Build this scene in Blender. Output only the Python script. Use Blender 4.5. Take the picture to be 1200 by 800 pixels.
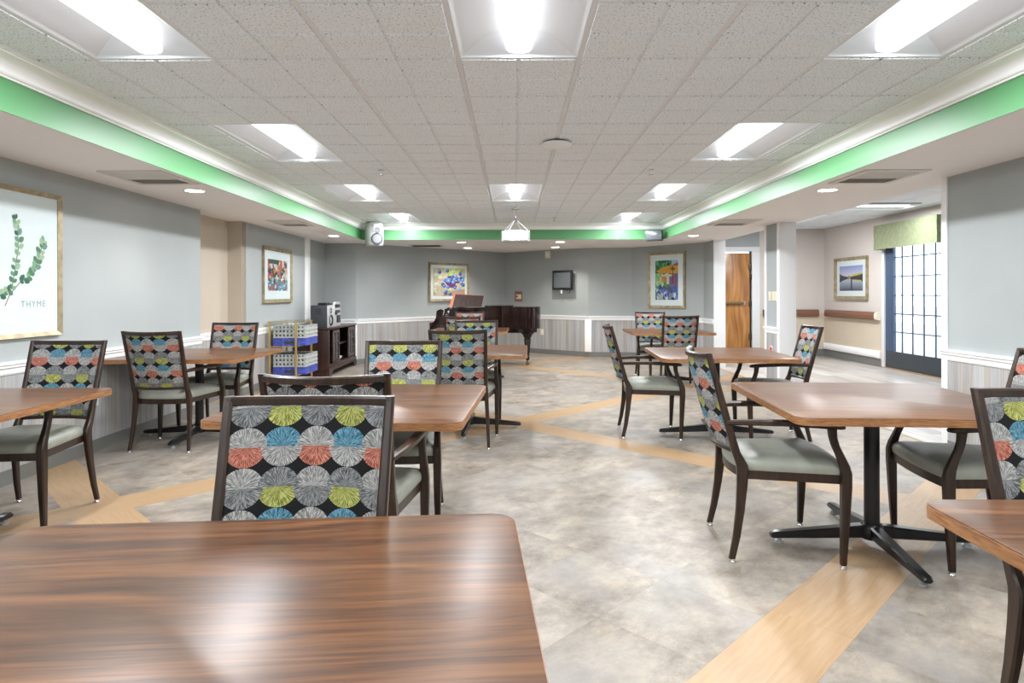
import bpy, bmesh, math, random
from mathutils import Vector, Matrix
random.seed(7)
PI = math.pi
S = bpy.context.scene
COL = S.collection
for o in list(bpy.data.objects):
    bpy.data.objects.remove(o, do_unlink=True)

# ------------------------------------------------------------------ camera
HC = 1.27                      # eye height
F = 745.0                      # focal length in pixels of the 1200 x 800 frame
cam = bpy.data.cameras.new('camera')
cam.sensor_width = 36.0
cam.lens = F / 1200 * 36.0
cam.shift_x = -1.5 / 1200
cam.shift_y = -55.7 / 1200
cam.clip_start = 0.02
cam_o = bpy.data.objects.new('camera', cam)
cam_o.location = (0, 0, HC)
cam_o.rotation_euler = (PI / 2, 0.0026, 0)
COL.objects.link(cam_o)
S.camera = cam_o

# ------------------------------------------------------------------ world, exposure
W = bpy.data.worlds.new('world')
S.world = W
W.use_nodes = True
bg = W.node_tree.nodes['Background']
bg.inputs[0].default_value = (0.92, 0.955, 1.0, 1)
bg.inputs[1].default_value = 2.6
S.view_settings.view_transform = 'Standard'
S.view_settings.look = 'None'
S.view_settings.gamma = 1.0
S.view_settings.use_curve_mapping = False
S.view_settings.exposure = 0.44
LENS_E = 1.7                   # emission of the troffer lenses
TROFFER_W = 42.0               # watts sent down by each troffer
DOWN_E = 14.0                  # emission of the recessed downlights
SPOT_W = 75.0                  # downlights over the piano
SPOT_SIDE_W = 22.0             # downlights in the side soffits

# ------------------------------------------------------------------ node helpers
class E:
    """a value socket with arithmetic"""
    def __init__(s, nt, sock): s.nt, s.k = nt, sock
    def _m(s, op, b=None, c=None, clamp=False):
        n = s.nt.nodes.new('ShaderNodeMath'); n.operation = op; n.use_clamp = clamp
        for i, v in enumerate((s, b, c)):
            if v is None: continue
            if isinstance(v, E): s.nt.links.new(v.k, n.inputs[i])
            else: n.inputs[i].default_value = v
        return E(s.nt, n.outputs[0])
    def __add__(s, b): return s._m('ADD', b)
    def __sub__(s, b): return s._m('SUBTRACT', b)
    def __mul__(s, b): return s._m('MULTIPLY', b)
    def __truediv__(s, b): return s._m('DIVIDE', b)
    def gt(s, b): return s._m('GREATER_THAN', b)
    def lt(s, b): return s._m('LESS_THAN', b)
    def inv(s): return s._m('MULTIPLY', -1.0) + 1.0
    def floor(s): return s._m('FLOOR')
    def round(s): return s._m('ROUND')
    def mod(s, b): return s._m('FLOORED_MODULO', b)
    def sqrt(s): return s._m('SQRT')
    def atan2(s, b): return s._m('ARCTAN2', b)

def mix(nt, f, a, b):
    n = nt.nodes.new('ShaderNodeMix'); n.data_type = 'RGBA'
    for sock, v in ((n.inputs[0], f), (n.inputs[6], a), (n.inputs[7], b)):
        if isinstance(v, E): nt.links.new(v.k, sock)
        elif hasattr(v, 'links'): nt.links.new(v, sock)
        elif isinstance(v, (int, float)): sock.default_value = v
        else: sock.default_value = (*v[:3], 1)
    return n.outputs[2]

def ramp(nt, f, stops):
    n = nt.nodes.new('ShaderNodeValToRGB')
    cr = n.color_ramp
    while len(cr.elements) < len(stops): cr.elements.new(0.5)
    for e, (p, c) in zip(cr.elements, stops):
        e.position = p; e.color = (*c, 1)
    nt.links.new(f.k if isinstance(f, E) else f, n.inputs[0])
    return n.outputs[0]

def comb(nt, x, y, z):
    n = nt.nodes.new('ShaderNodeCombineXYZ')
    for i, v in enumerate((x, y, z)):
        if isinstance(v, E): nt.links.new(v.k, n.inputs[i])
        else: n.inputs[i].default_value = v
    return n.outputs[0]

def coords(nt, which='Object'):
    t = nt.nodes.new('ShaderNodeTexCoord')
    s = nt.nodes.new('ShaderNodeSeparateXYZ')
    nt.links.new(t.outputs[which], s.inputs[0])
    return [E(nt, s.outputs[i]) for i in range(3)]

def noise(nt, vec, scale=1.0, detail=2.0, rough=0.5):
    n = nt.nodes.new('ShaderNodeTexNoise')
    n.inputs['Scale'].default_value = scale
    n.inputs['Detail'].default_value = detail
    n.inputs['Roughness'].default_value = rough
    nt.links.new(vec, n.inputs['Vector'])
    return E(nt, n.outputs[0])

MATS = {}
def mat(name, color=(0.8, 0.8, 0.8), rough=0.5, metal=0.0, coat=0.0, spec=0.5, emit=0.0, bump=0.0, bscale=200.0, vary=0.0, vscale=6.0):
    m = bpy.data.materials.new(name); m.use_nodes = True
    nt = m.node_tree
    b = nt.nodes['Principled BSDF']
    b.inputs['Base Color'].default_value = (*color, 1)
    b.inputs['Roughness'].default_value = rough
    b.inputs['Metallic'].default_value = metal
    b.inputs['Specular IOR Level'].default_value = spec
    b.inputs['Coat Weight'].default_value = coat
    b.inputs['Coat Roughness'].default_value = 0.12
    if emit:
        b.inputs['Emission Color'].default_value = (*color, 1)
        b.inputs['Emission Strength'].default_value = emit
    if vary:
        x, y, z = coords(nt)
        f = noise(nt, comb(nt, x, y, z), vscale, 3.0)
        lo = tuple(c * (1 - vary) for c in color); hi = tuple(min(1, c * (1 + vary)) for c in color)
        nt.links.new(ramp(nt, f, [(0.3, lo), (0.7, hi)]), b.inputs['Base Color'])
    if bump:
        x, y, z = coords(nt)
        f = noise(nt, comb(nt, x, y, z), bscale, 2.0)
        bn = nt.nodes.new('ShaderNodeBump'); bn.inputs['Strength'].default_value = bump
        bn.inputs['Distance'].default_value = 0.002
        nt.links.new(f.k, bn.inputs['Height']); nt.links.new(bn.outputs[0], b.inputs['Normal'])
    MATS[name] = m
    return m

def node_mat(name, fn, rough=0.5, coat=0.0, spec=0.5):
    m = bpy.data.materials.new(name); m.use_nodes = True
    nt = m.node_tree; b = nt.nodes['Principled BSDF']
    b.inputs['Roughness'].default_value = rough
    b.inputs['Coat Weight'].default_value = coat
    b.inputs['Coat Roughness'].default_value = 0.15
    b.inputs['Specular IOR Level'].default_value = spec
    nt.links.new(fn(nt, b), b.inputs['Base Color'])
    MATS[name] = m
    return m

# ------------------------------------------------------------------ materials
mat('wall_grey', (0.365, 0.392, 0.395), 0.65, vary=0.03, vscale=2.0, bump=0.15, bscale=120)
mat('wall_beige', (0.50, 0.43, 0.35), 0.65, vary=0.03, vscale=2.0)
mat('hall_upper', (0.60, 0.55, 0.51), 0.7, vary=0.03, vscale=2.0)
mat('hall_lower', (0.58, 0.50, 0.39), 0.7, vary=0.03, vscale=2.0)
mat('soffit_paint', (0.86, 0.82, 0.80), 0.75)
mat('green_paint', (0.105, 0.315, 0.13), 0.40, spec=0.45)
mat('trim_white', (0.90, 0.905, 0.915), 0.35)
mat('column_white', (0.70, 0.71, 0.72), 0.5)
mat('cove_base', (0.17, 0.17, 0.16), 0.45)
mat('grid_white', (0.74, 0.75, 0.77), 0.45)
mat('plenum', (0.08, 0.08, 0.08), 0.9)
mat('housing_white', (0.74, 0.77, 0.82), 0.40)
mat('lens', (0.97, 0.985, 1.0), 0.5, emit=LENS_E)
mat('downlight', (1.0, 0.95, 0.86), 0.5, emit=DOWN_E)
mat('black_metal', (0.018, 0.018, 0.019), 0.28, metal=0.3)
mat('chrome', (0.75, 0.75, 0.76), 0.18, metal=1.0)
mat('brass', (0.72, 0.52, 0.20), 0.28, metal=1.0)
mat('bronze', (0.20, 0.125, 0.055), 0.35, metal=0.8)
mat('dark_metal', (0.05, 0.045, 0.04), 0.4, metal=0.6)
mat('gold_frame', (0.36, 0.295, 0.18), 0.42, metal=0.4, vary=0.3, vscale=14)
mat('frame_dark', (0.06, 0.05, 0.04), 0.5)
mat('mat_board', (0.86, 0.85, 0.83), 0.6)
mat('vinyl_seat', (0.285, 0.295, 0.25), 0.46, vary=0.08, vscale=14, bump=0.2, bscale=260)
mat('plastic_ivory', (0.78, 0.72, 0.58), 0.4)
mat('plastic_white', (0.85, 0.86, 0.88), 0.35)
mat('plastic_black', (0.012, 0.012, 0.013), 0.35)
mat('screen', (0.10, 0.11, 0.125), 0.18)
mat('steel_grey', (0.40, 0.42, 0.42), 0.4, metal=0.4)
mat('speaker_grey', (0.46, 0.46, 0.45), 0.4, metal=0.25)
mat('speaker_cone', (0.17, 0.17, 0.185), 0.7)
mat('silver', (0.66, 0.67, 0.69), 0.3, metal=0.5)
mat('charcoal', (0.045, 0.05, 0.06), 0.5)
mat('piano_lacquer', (0.011, 0.003, 0.0025), 0.08, spec=0.45)
mat('piano_key', (0.85, 0.83, 0.78), 0.25)
mat('book_orange', (0.62, 0.17, 0.08), 0.5)
mat('paper', (0.85, 0.84, 0.82), 0.7)
mat('crate_white', (0.43, 0.455, 0.44), 0.5, vary=0.25, vscale=40)
mat('crate_grey', (0.16, 0.17, 0.17), 0.55)
mat('crate_blue', (0.06, 0.085, 0.40), 0.4, vary=0.4, vscale=25)
mat('shade_glass', (0.62, 0.64, 0.68), 0.4)
mat('red_plastic', (0.75, 0.06, 0.03), 0.35)
mat('rail_brown', (0.19, 0.085, 0.05), 0.4)
mat('window_blue', (0.05, 0.085, 0.15), 0.35)
mat('door_dark', (0.035, 0.045, 0.055), 0.4)
mat('concrete', (0.55, 0.55, 0.54), 0.85)
mat('fence_white', (0.85, 0.86, 0.88), 0.6)
mat('vent_paint', (0.62, 0.58, 0.54), 0.5)
mat('vent_dark', (0.06, 0.055, 0.05), 0.7)
mat('key_brown', (0.30, 0.13, 0.07), 0.5)
mat('thyme_brown', (0.32, 0.14, 0.06), 0.7)
mat('letter_grey', (0.28, 0.36, 0.33), 0.7)

def valance_fn(nt, b):
    x, y, z = coords(nt)
    f = noise(nt, comb(nt, x * 60.0, y * 60.0, z * 18.0), 1.0, 3.0)
    return ramp(nt, f, [(0.3, (0.17, 0.195, 0.105)), (0.7, (0.27, 0.30, 0.18))])
node_mat('valance_green', valance_fn, 0.8)

def ceiling_fn(nt, b):
    x, y, z = coords(nt)
    v = comb(nt, x, y, z)
    f = noise(nt, v, 95.0, 2.0, 0.6)
    c1 = ramp(nt, f, [(0.33, (0.39, 0.40, 0.41)), (0.43, (0.82, 0.865, 0.915))])
    bn = nt.nodes.new('ShaderNodeBump'); bn.inputs['Strength'].default_value = 0.5; bn.inputs['Distance'].default_value = 0.002
    nt.links.new(f.k, bn.inputs['Height']); nt.links.new(bn.outputs[0], b.inputs['Normal'])
    return c1
node_mat('ceiling_tile', ceiling_fn, 0.9)

def walnut(nt, b):
    x, y, z = coords(nt)
    oi = nt.nodes.new('ShaderNodeObjectInfo')
    r = E(nt, oi.outputs['Random']) * 17.0
    wob = noise(nt, comb(nt, x * 1.2 + r, y * 4.0, z), 1.0, 2.0)
    f = noise(nt, comb(nt, x * 1.6 + r, y * 26.0 + wob * 5.0, z * 8.0), 1.0, 4.0, 0.6)
    g = noise(nt, comb(nt, x * 5.0 + r, y * 160.0, z * 40.0), 1.0, 2.0)
    h = f * 0.75 + g * 0.25
    return ramp(nt, h, [(0.28, (0.020, 0.007, 0.003)), (0.44, (0.068, 0.025, 0.008)), (0.57, (0.135, 0.053, 0.017)), (0.74, (0.215, 0.095, 0.034))])
node_mat('walnut', walnut, 0.30, spec=0.42)
def band_fn(nt, b):
    x, y, z = coords(nt)
    f = noise(nt, comb(nt, x * 22.0, y * 22.0, z * 240.0), 1.0, 3.0)
    return ramp(nt, f, [(0.3, (0.17, 0.065, 0.022)), (0.7, (0.38, 0.185, 0.075))])
node_mat('edge_wood', band_fn, 0.4)
def darkwood(nt, b):
    x, y, z = coords(nt)
    f = noise(nt, comb(nt, x * 50.0, y * 50.0, z * 5.0), 1.0, 3.0)
    return ramp(nt, f, [(0.3, (0.013, 0.0065, 0.004)), (0.75, (0.042, 0.021, 0.0125))])
node_mat('dark_wood', darkwood, 0.32, spec=0.45)
def cabwood(nt, b):
    x, y, z = coords(nt)
    f = noise(nt, comb(nt, x * 30.0, y * 30.0, z * 4.0), 1.0, 3.0)
    return ramp(nt, f, [(0.3, (0.020, 0.008, 0.006)), (0.75, (0.055, 0.022, 0.015))])
node_mat('cabinet_wood', cabwood, 0.32, coat=0.2)
def doorwood(nt, b):
    x, y, z = coords(nt)
    w = noise(nt, comb(nt, x * 3.0, y, z * 0.8), 1.0, 2.0)
    f = noise(nt, comb(nt, x * 14.0 + w * 5.0, y * 3.0, z * 1.1), 1.0, 4.0)
    return ramp(nt, f, [(0.3, (0.21, 0.075, 0.015)), (0.55, (0.42, 0.18, 0.04)), (0.75, (0.55, 0.27, 0.08))])
node_mat('door_wood', doorwood, 0.35, coat=0.2)

def stone(nt, b):
    x, y, z = coords(nt)
    g = nt.nodes.new('ShaderNodeNewGeometry')
    sp = nt.nodes.new('ShaderNodeSeparateXYZ'); nt.links.new(g.outputs['Position'], sp.inputs[0])
    px, py = E(nt, sp.outputs[0]), E(nt, sp.outputs[1])
    oi = nt.nodes.new('ShaderNodeObjectInfo')
    r = E(nt, oi.outputs['Random']) * 40.0
    u = px * 0.7071 + py * 0.7071
    w = py * 0.7071 - px * 0.7071
    f = noise(nt, comb(nt, u * 3.0 + r * 0.02, w * 3.6, r * 0.02), 1.0, 8.0, 0.68)
    h = noise(nt, comb(nt, u * 7.0 + r * 0.05, w * 9.0, r * 0.05 + 3.0), 1.0, 8.0, 0.72)
    k = noise(nt, comb(nt, u * 1.7, w * 1.7, r * 0.03 + 9.0), 1.0, 4.0, 0.55)
    gr = noise(nt, comb(nt, u * 120.0, w * 120.0, 1.0), 1.0, 2.0, 0.6)
    f = f + (gr - 0.5) * 0.10
    h = h + (gr - 0.5) * 0.12
    c1 = ramp(nt, f, [(0.36, (0.116, 0.099, 0.083)), (0.50, (0.254, 0.219, 0.182)), (0.62, (0.378, 0.328, 0.272))])
    c2 = ramp(nt, h, [(0.36, (0.142, 0.108, 0.078)), (0.50, (0.258, 0.222, 0.183)), (0.64, (0.430, 0.352, 0.263))])
    c = mix(nt, 0.45, c1, c2)
    kk = (k - 0.47) * 3.0
    return mix(nt, kk._m('MINIMUM', 0.5)._m('MAXIMUM', 0.0), c, (0.255, 0.245, 0.235))
node_mat('stone_tile', stone, 0.42, spec=0.45)

def maple(nt, b):
    x, y, z = coords(nt)
    oi = nt.nodes.new('ShaderNodeObjectInfo')
    r = E(nt, oi.outputs['Random']) * 25.0
    w = noise(nt, comb(nt, x * 1.5 + r, y * 3.0, r), 1.0, 2.0)
    f = noise(nt, comb(nt, x * 3.5 + r, y * 60.0 + w * 5.0, r), 1.0, 5.0, 0.7)
    return ramp(nt, f, [(0.22, (0.304, 0.189, 0.099)), (0.50, (0.372, 0.244, 0.137)), (0.8, (0.418, 0.292, 0.176))])
node_mat('maple', maple, 0.36, spec=0.4)

def hallfloor(nt, b):
    x, y, z = coords(nt)
    row = (x / 0.15).floor()
    yy = y / 1.2 + row * 0.37
    cell = yy.floor()
    f = noise(nt, comb(nt, row * 3.7, cell * 5.1, 0.0), 1.0, 0.0)
    g = noise(nt, comb(nt, x * 40.0, y * 3.0, row), 1.0, 3.0)
    h = f * 0.65 + g * 0.35
    c = ramp(nt, h, [(0.30, (0.235, 0.205, 0.18)), (0.5, (0.40, 0.37, 0.345)), (0.7, (0.54, 0.50, 0.46))])
    e = (x / 0.15).mod(1.0).lt(0.02)
    return mix(nt, e * 0.5, c, (0.12, 0.1, 0.09))
node_mat('hall_plank', hallfloor, 0.35, spec=0.5)

def wains(nt, b):
    x, y, z = coords(nt, 'UV')
    f = noise(nt, comb(nt, x * 7.0, y * 0.15, 0.0), 1.0, 2.0, 0.55)
    s = noise(nt, comb(nt, x * 55.0, y * 1.2, 2.0), 1.0, 3.0, 0.6)
    g = f * 0.6 + s * 0.4
    q = noise(nt, comb(nt, x * 17.0, y * 0.2, 7.0), 1.0, 1.0)
    c1 = ramp(nt, g, [(0.33, (0.26, 0.265, 0.275)), (0.52, (0.40, 0.405, 0.42)), (0.68, (0.52, 0.52, 0.525))])
    c2 = ramp(nt, s, [(0.35, (0.30, 0.255, 0.215)), (0.65, (0.47, 0.425, 0.375))])
    t = ((q - 0.47) * 7.0)._m('MAXIMUM', 0.0)._m('MINIMUM', 0.8)
    return mix(nt, t, c1, c2)
node_mat('wainscot_paper', wains, 0.6)

def fabric(nt, b):
    x, y, z = coords(nt)
    oi = nt.nodes.new('ShaderNodeObjectInfo')
    sc = nt.nodes.new('ShaderNodeSeparateColor'); nt.links.new(oi.outputs['Color'], sc.inputs[0])
    pu, pv = E(nt, sc.outputs[0]) * 2.0, E(nt, sc.outputs[1]) * 2.0
    PX, PZ, R = 0.0925, 0.108, 0.0537
    u = x / PX + pu
    v = (z - 0.5) / (PZ * 0.965) + pv
    r = v.floor()
    fv = v - r - 0.5
    rt = r.mod(2.0).gt(0.5)                       # 0: blue / orange row, 1: grey / yellow row
    top = fv.gt(0.0)
    ce = (u * 0.5).round() * 2.0
    co = ((u - 1.0) * 0.5).round() * 2.0 + 1.0
    de, do = (u - ce) * PX, (u - co) * PX
    dz = fv * PZ
    re = (de * de + dz * dz).sqrt(); ro = (do * do + dz * dz).sqrt()
    ine, ino = re.lt(R), ro.lt(R)
    same = (rt - top)._m('ABSOLUTE')              # 1 when they differ -> even circle in front
    pe = ine * (same + ino.inv() - same * ino.inv())
    po = ino * pe.inv()
    light, orange, blue, grey, yellow = (0.36, 0.355, 0.345), (0.50, 0.095, 0.035), (0.010, 0.205, 0.33), (0.15, 0.155, 0.165), (0.36, 0.38, 0.02)
    cev = mix(nt, rt, mix(nt, top, orange, light), mix(nt, top, grey, light))
    cod = mix(nt, rt, mix(nt, top, light, blue), mix(nt, top, yellow, grey))
    col = mix(nt, pe, cod, cev)
    d = de * pe + do * pe.inv()
    c = ce * pe + co * pe.inv()
    rad = re * pe + ro * pe.inv()
    ang = dz.atan2(d)
    sx = noise(nt, comb(nt, ang * 19.0, rad * 60.0, c * 3.1 + r * 7.7), 1.0, 3.0, 0.65)
    st = ((sx - 0.43) * 6.0)._m('MAXIMUM', 0.0)._m('MINIMUM', 1.0)
    dark = mix(nt, 0.68, col, (0.008, 0.008, 0.010))
    lite = mix(nt, 0.17, col, (0.9, 0.9, 0.86))
    colr = mix(nt, st, dark, lite)
    inside = pe + po
    out = mix(nt, inside, (0.006, 0.006, 0.007), colr)
    ws = noise(nt, comb(nt, x * 420.0, y * 420.0, z * 60.0), 1.0, 1.0)
    return mix(nt, ws * 0.18, out, (0.02, 0.02, 0.02))
node_mat('circle_fabric', fabric, 0.85, spec=0.2)

def vcol(nt, b):
    n = nt.nodes.new('ShaderNodeVertexColor'); n.layer_name = 'Col'
    return n.outputs[0]
node_mat('art_print', vcol, 0.5)

gm = bpy.data.materials.new('clear_glass'); gm.use_nodes = True
nt = gm.node_tree; nt.nodes.clear()
o_ = nt.nodes.new('ShaderNodeOutputMaterial'); mx = nt.nodes.new('ShaderNodeMixShader')
tr = nt.nodes.new('ShaderNodeBsdfTransparent'); gl = nt.nodes.new('ShaderNodeBsdfGlossy')
gl.inputs['Roughness'].default_value = 0.03; tr.inputs[0].default_value = (0.94, 0.97, 0.98, 1)
fr = nt.nodes.new('ShaderNodeFresnel'); fr.inputs[0].default_value = 1.45
bf = nt.nodes.new('ShaderNodeNewGeometry')
ff = E(nt, fr.outputs[0]) * E(nt, bf.outputs['Backfacing']).inv()
nt.links.new(ff.k, mx.inputs[0]); nt.links.new(tr.outputs[0], mx.inputs[1]); nt.links.new(gl.outputs[0], mx.inputs[2])
nt.links.new(mx.outputs[0], o_.inputs[0]); MATS['clear_glass'] = gm

# ------------------------------------------------------------------ mesh helpers
class MB:
    def __init__(s): s.v, s.f = [], []
    def add(s, vs, fs):
        n = len(s.v); s.v += [tuple(p) for p in vs]; s.f += [tuple(i + n for i in f) for f in fs]; return s
    def box(s, x0, x1, y0, y1, z0, z1, M=None):
        vs = [Vector((x, y, z)) for z in (z0, z1) for y in (y0, y1) for x in (x0, x1)]
        if M: vs = [M @ p for p in vs]
        return s.add(vs, [(0, 2, 3, 1), (4, 5, 7, 6), (0, 1, 5, 4), (2, 6, 7, 3), (0, 4, 6, 2), (1, 3, 7, 5)])
    def loft(s, rings, caps=True, close=False):
        n = len(rings[0]); vs = [p for r in rings for p in r]; fs = []
        m = len(rings)
        for k in range(m if close else m - 1):
            a, b = k * n, ((k + 1) % m) * n
            for i in range(n):
                j = (i + 1) % n
                fs.append((a + i, a + j, b + j, b + i))
        if caps and not close:
            fs.append(tuple(range(n - 1, -1, -1))); fs.append(tuple((m - 1) * n + i for i in range(n)))
        return s.add(vs, fs)
    def tube(s, pts, r, n=8, close=False):
        pts = [Vector(p) for p in pts]; rings = []
        rs = r if isinstance(r, (list, tuple)) else [r] * len(pts)
        L = len(pts)
        for i, p in enumerate(pts):
            if close: d = pts[(i + 1) % L] - pts[i - 1]
            else: d = pts[min(i + 1, L - 1)] - pts[max(i - 1, 0)]
            d.normalize()
            a = Vector((0, 0, 1)) if abs(d.z) < 0.9 else Vector((1, 0, 0))
            e1 = d.cross(a).normalized(); e2 = d.cross(e1)
            rings.append([p + rs[i] * (math.cos(2 * PI * k / n) * e1 + math.sin(2 * PI * k / n) * e2) for k in range(n)])
        return s.loft(rings, close=close)
    def lathe(s, prof, n=20, M=None):
        rings = []
        for (r, z) in prof:
            rg = [Vector((max(r, 1e-4) * math.cos(2 * PI * k / n), max(r, 1e-4) * math.sin(2 * PI * k / n), z)) for k in range(n)]
            rings.append([M @ p for p in rg] if M else rg)
        ring = prof[0][0] > .001 and prof[-1][0] > .001
        return s.loft(rings, close=ring)
    def prism(s, poly, z0, z1, M=None):
        a = [Vector((x, y, z0)) for x, y in poly]; b = [Vector((x, y, z1)) for x, y in poly]
        if M: a = [M @ p for p in a]; b = [M @ p for p in b]
        return s.loft([a, b])
    def mesh(s, name, m, smooth=True, bevel=0.0, angle=38):
        me = bpy.data.meshes.new(name); me.from_pydata(s.v, [], s.f)
        bm = bmesh.new(); bm.from_mesh(me)
        bmesh.ops.recalc_face_normals(bm, faces=bm.faces)
        if bevel:
            es = [e for e in bm.edges if len(e.link_faces) == 2 and e.calc_face_angle(0) > 0.5]
            bmesh.ops.bevel(bm, geom=es, offset=bevel, segments=2, affect='EDGES', profile=0.6, clamp_overlap=True)
        bm.to_mesh(me); bm.free()
        if smooth:
            me.polygons.foreach_set('use_smooth', [True] * len(me.polygons))
            me.set_sharp_from_angle(angle=math.radians(angle))
        me.materials.append(MATS[m])
        return me
    def build(s, name, m, parent=None, **k):
        return link(name, s.mesh(name, m, **k), parent)

def link(name, me, parent=None, loc=None, rotz=None):
    o = bpy.data.objects.new(name, me); COL.objects.link(o)
    if parent is not None: o.parent = parent
    if loc is not None: o.location = loc
    if rotz is not None: o.rotation_euler = (0, 0, rotz)
    return o
def tag(o, label, cat, group=None, kind=None):
    o['label'] = label; o['category'] = cat
    if group: o['group'] = group
    if kind: o['kind'] = kind
    return o
def thing(name, label, cat, loc=(0, 0, 0), rotz=0, group=None):
    o = link(name, None, None, loc, rotz)
    o.empty_display_size = 0.1
    return tag(o, label, cat, group)
def struct(o, label, cat): return tag(o, label, cat, kind='structure')
def copy_tree(o, parent=None):
    c = o.copy(); COL.objects.link(c)
    if parent is not None: c.parent = parent
    for ch in [q for q in KIDS.get(o.name, [])]:
        KIDS.setdefault(c.name, []).append(copy_tree(ch, c))
    return c
KIDS = {}
def index_kids(root):
    for ch in root.children:
        KIDS.setdefault(root.name, []).append(ch); index_kids(ch)

def rrect(cx, cy, hx, hy, ch):
    return [(cx - hx + ch, cy - hy), (cx + hx - ch, cy - hy), (cx + hx, cy - hy + ch), (cx + hx, cy + hy - ch),
            (cx + hx - ch, cy + hy), (cx - hx + ch, cy + hy), (cx - hx, cy + hy - ch), (cx - hx, cy - hy + ch)]
def round_rect(w, h, r, n=6):
    pts = []
    for (cx, cy, a0) in ((w - r, h - r, 0), (-w + r, h - r, PI / 2), (-w + r, -h + r, PI), (w - r, -h + r, 1.5 * PI)):
        for k in range(n + 1):
            a = a0 + k * PI / 2 / n
            pts.append((cx + r * math.cos(a), cy + r * math.sin(a)))
    return pts
def vring(x, y, z, hx, hy, ch=0.006):       # horizontal ring for upright members
    return [Vector((a, b, z)) for a, b in rrect(x, y, hx, hy, min(ch, hx * .6, hy * .6))]
def yring(x, y, z, hx, hz, ch=0.006):       # ring across Y
    return [Vector((a, y, b)) for a, b in rrect(x, z, hx, hz, min(ch, hx * .6, hz * .6))]
def xring(x, y, z, hy, hz, ch=0.006):
    return [Vector((x, a, b)) for a, b in rrect(y, z, hy, hz, min(ch, hy * .6, hz * .6))]

# ------------------------------------------------------------------ room dimensions
CZ = HC + 1.183        # tray ceiling
SZ = HC + 0.92         # soffit
HZ = HC + 1.30         # corridor ceiling
TX, TY0, TY1 = 2.55, -3.2, 10.75      # tray
XL, XR = -3.40, 3.46
TOP = 2.66

# ------------------------------------------------------------------ floor: slab, stone tiles, maple strips
fl = MB().box(-3.9, 3.50, -3.5, 15.0, -0.08, -0.004).build('floor', 'concrete', smooth=False)
struct(fl, 'grey stone-look tile floor crossed by diagonal maple strips', 'floor')
PITCH = 3.52; HALFW = 0.1525; T = (PITCH - 2 * HALFW) / 7
q = math.sqrt(0.5)
def uv2xy(u, w): return (u - w) * q, (u + w) * q         # u=(X+Y)/sqrt2  w=(Y-X)/sqrt2
U0 = 6.29 * q; W0 = 6.28 * q
clipbox = (-3.62, 3.49, -1.2, 14.6)
def clip(poly):
    def cut(ps, f, inter):
        out = []
        for i in range(len(ps)):
            a, b = ps[i - 1], ps[i]
            if f(b):
                if not f(a): out.append(inter(a, b))
                out.append(b)
            elif f(a): out.append(inter(a, b))
        return out
    x0, x1, y0, y1 = clipbox
    def ix(x): return lambda a, b: (x, a[1] + (b[1] - a[1]) * (x - a[0]) / (b[0] - a[0]))
    def iy(y): return lambda a, b: (a[0] + (b[0] - a[0]) * (y - a[1]) / (b[1] - a[1]), y)
    for f, i in ((lambda p: p[0] >= x0, ix(x0)), (lambda p: p[0] <= x1, ix(x1)), (lambda p: p[1] >= y0, iy(y0)), (lambda p: p[1] <= y1, iy(y1))):
        poly = cut(poly, f, i)
        if len(poly) < 3: return []
    return poly
G = 0.00025
def piece_mesh(poly, name, m):
    return MB().prism(poly, -0.004, 0.0).mesh(name, m, smooth=False)
full_tile = piece_mesh([(-T / 2 + G, -T / 2 + G), (T / 2 - G, -T / 2 + G), (T / 2 - G, T / 2 - G), (-T / 2 + G, T / 2 - G)], 'floor_tile', 'stone_tile')
cands = []
rng = range(-4, 4)
def lattice(a, b0, k): return b0 + k * PITCH
for i in range(-5, 3):
    for j in range(-5, 3):
        ub = U0 + i * PITCH + HALFW; wb = W0 + j * PITCH + HALFW
        for a in range(7):
            for b in range(7):
                cu, cw = ub + (a + .5) * T, wb + (b + .5) * T
                c = uv2xy(cu, cw)
                if -4.1 < c[0] < 4.1 and -1.6 < c[1] < 14.9:
                    h = T / 2 - G
                    poly = [uv2xy(cu + s, cw + t) for s, t in ((-h, -h), (h, -h), (h, h), (-h, h))]
                    p2 = clip(poly)
                    if not p2: continue
                    vis = c[1] > 1.4 and abs(c[0]) < c[1] * 0.86 + .2
                    cands.append(((0 if vis else 50) + c[1], c, poly, p2))
cands.sort(key=lambda t: t[0])
rest = MB(); n_t = 0
for key, c, poly, p2 in cands:
    if n_t < 290 and key < 50:
        n_t += 1
        if len(p2) == 4 and all(abs(a[0] - b[0]) + abs(a[1] - b[1]) < 1e-6 for a, b in zip(sorted(poly), sorted(p2))):
            link('floor_tile', full_tile, fl, (c[0], c[1], 0), PI / 4)
        else:
            link('floor_tile', piece_mesh(p2, 'floor_tile', 'stone_tile'), fl)
    else:
        rest.prism(p2, -0.004, 0.0)
ro = rest.build('floor_tiles_beyond', 'stone_tile', fl, smooth=False); ro['kind'] = 'stuff'
def plank(u0, u1, w0, w1, along):
    poly = [uv2xy(a, b) for a, b in ((u0 + G, w0 + G), (u1 - G, w0 + G), (u1 - G, w1 - G), (u0 + G, w1 - G))]
    p2 = clip(poly)
    if not p2: return
    cu, cw = (u0 + u1) / 2, (w0 + w1) / 2
    cx, cy = uv2xy(cu, cw)
    ang = PI / 4 if along == 'u' else 3 * PI / 4
    Mi = Matrix.Rotation(-ang, 2)
    loc = [tuple(Mi @ Vector((x - cx, y - cy))) for x, y in p2]
    link('maple_plank', piece_mesh(loc, 'maple_plank', 'maple'), fl, (cx, cy, 0), ang)
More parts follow.
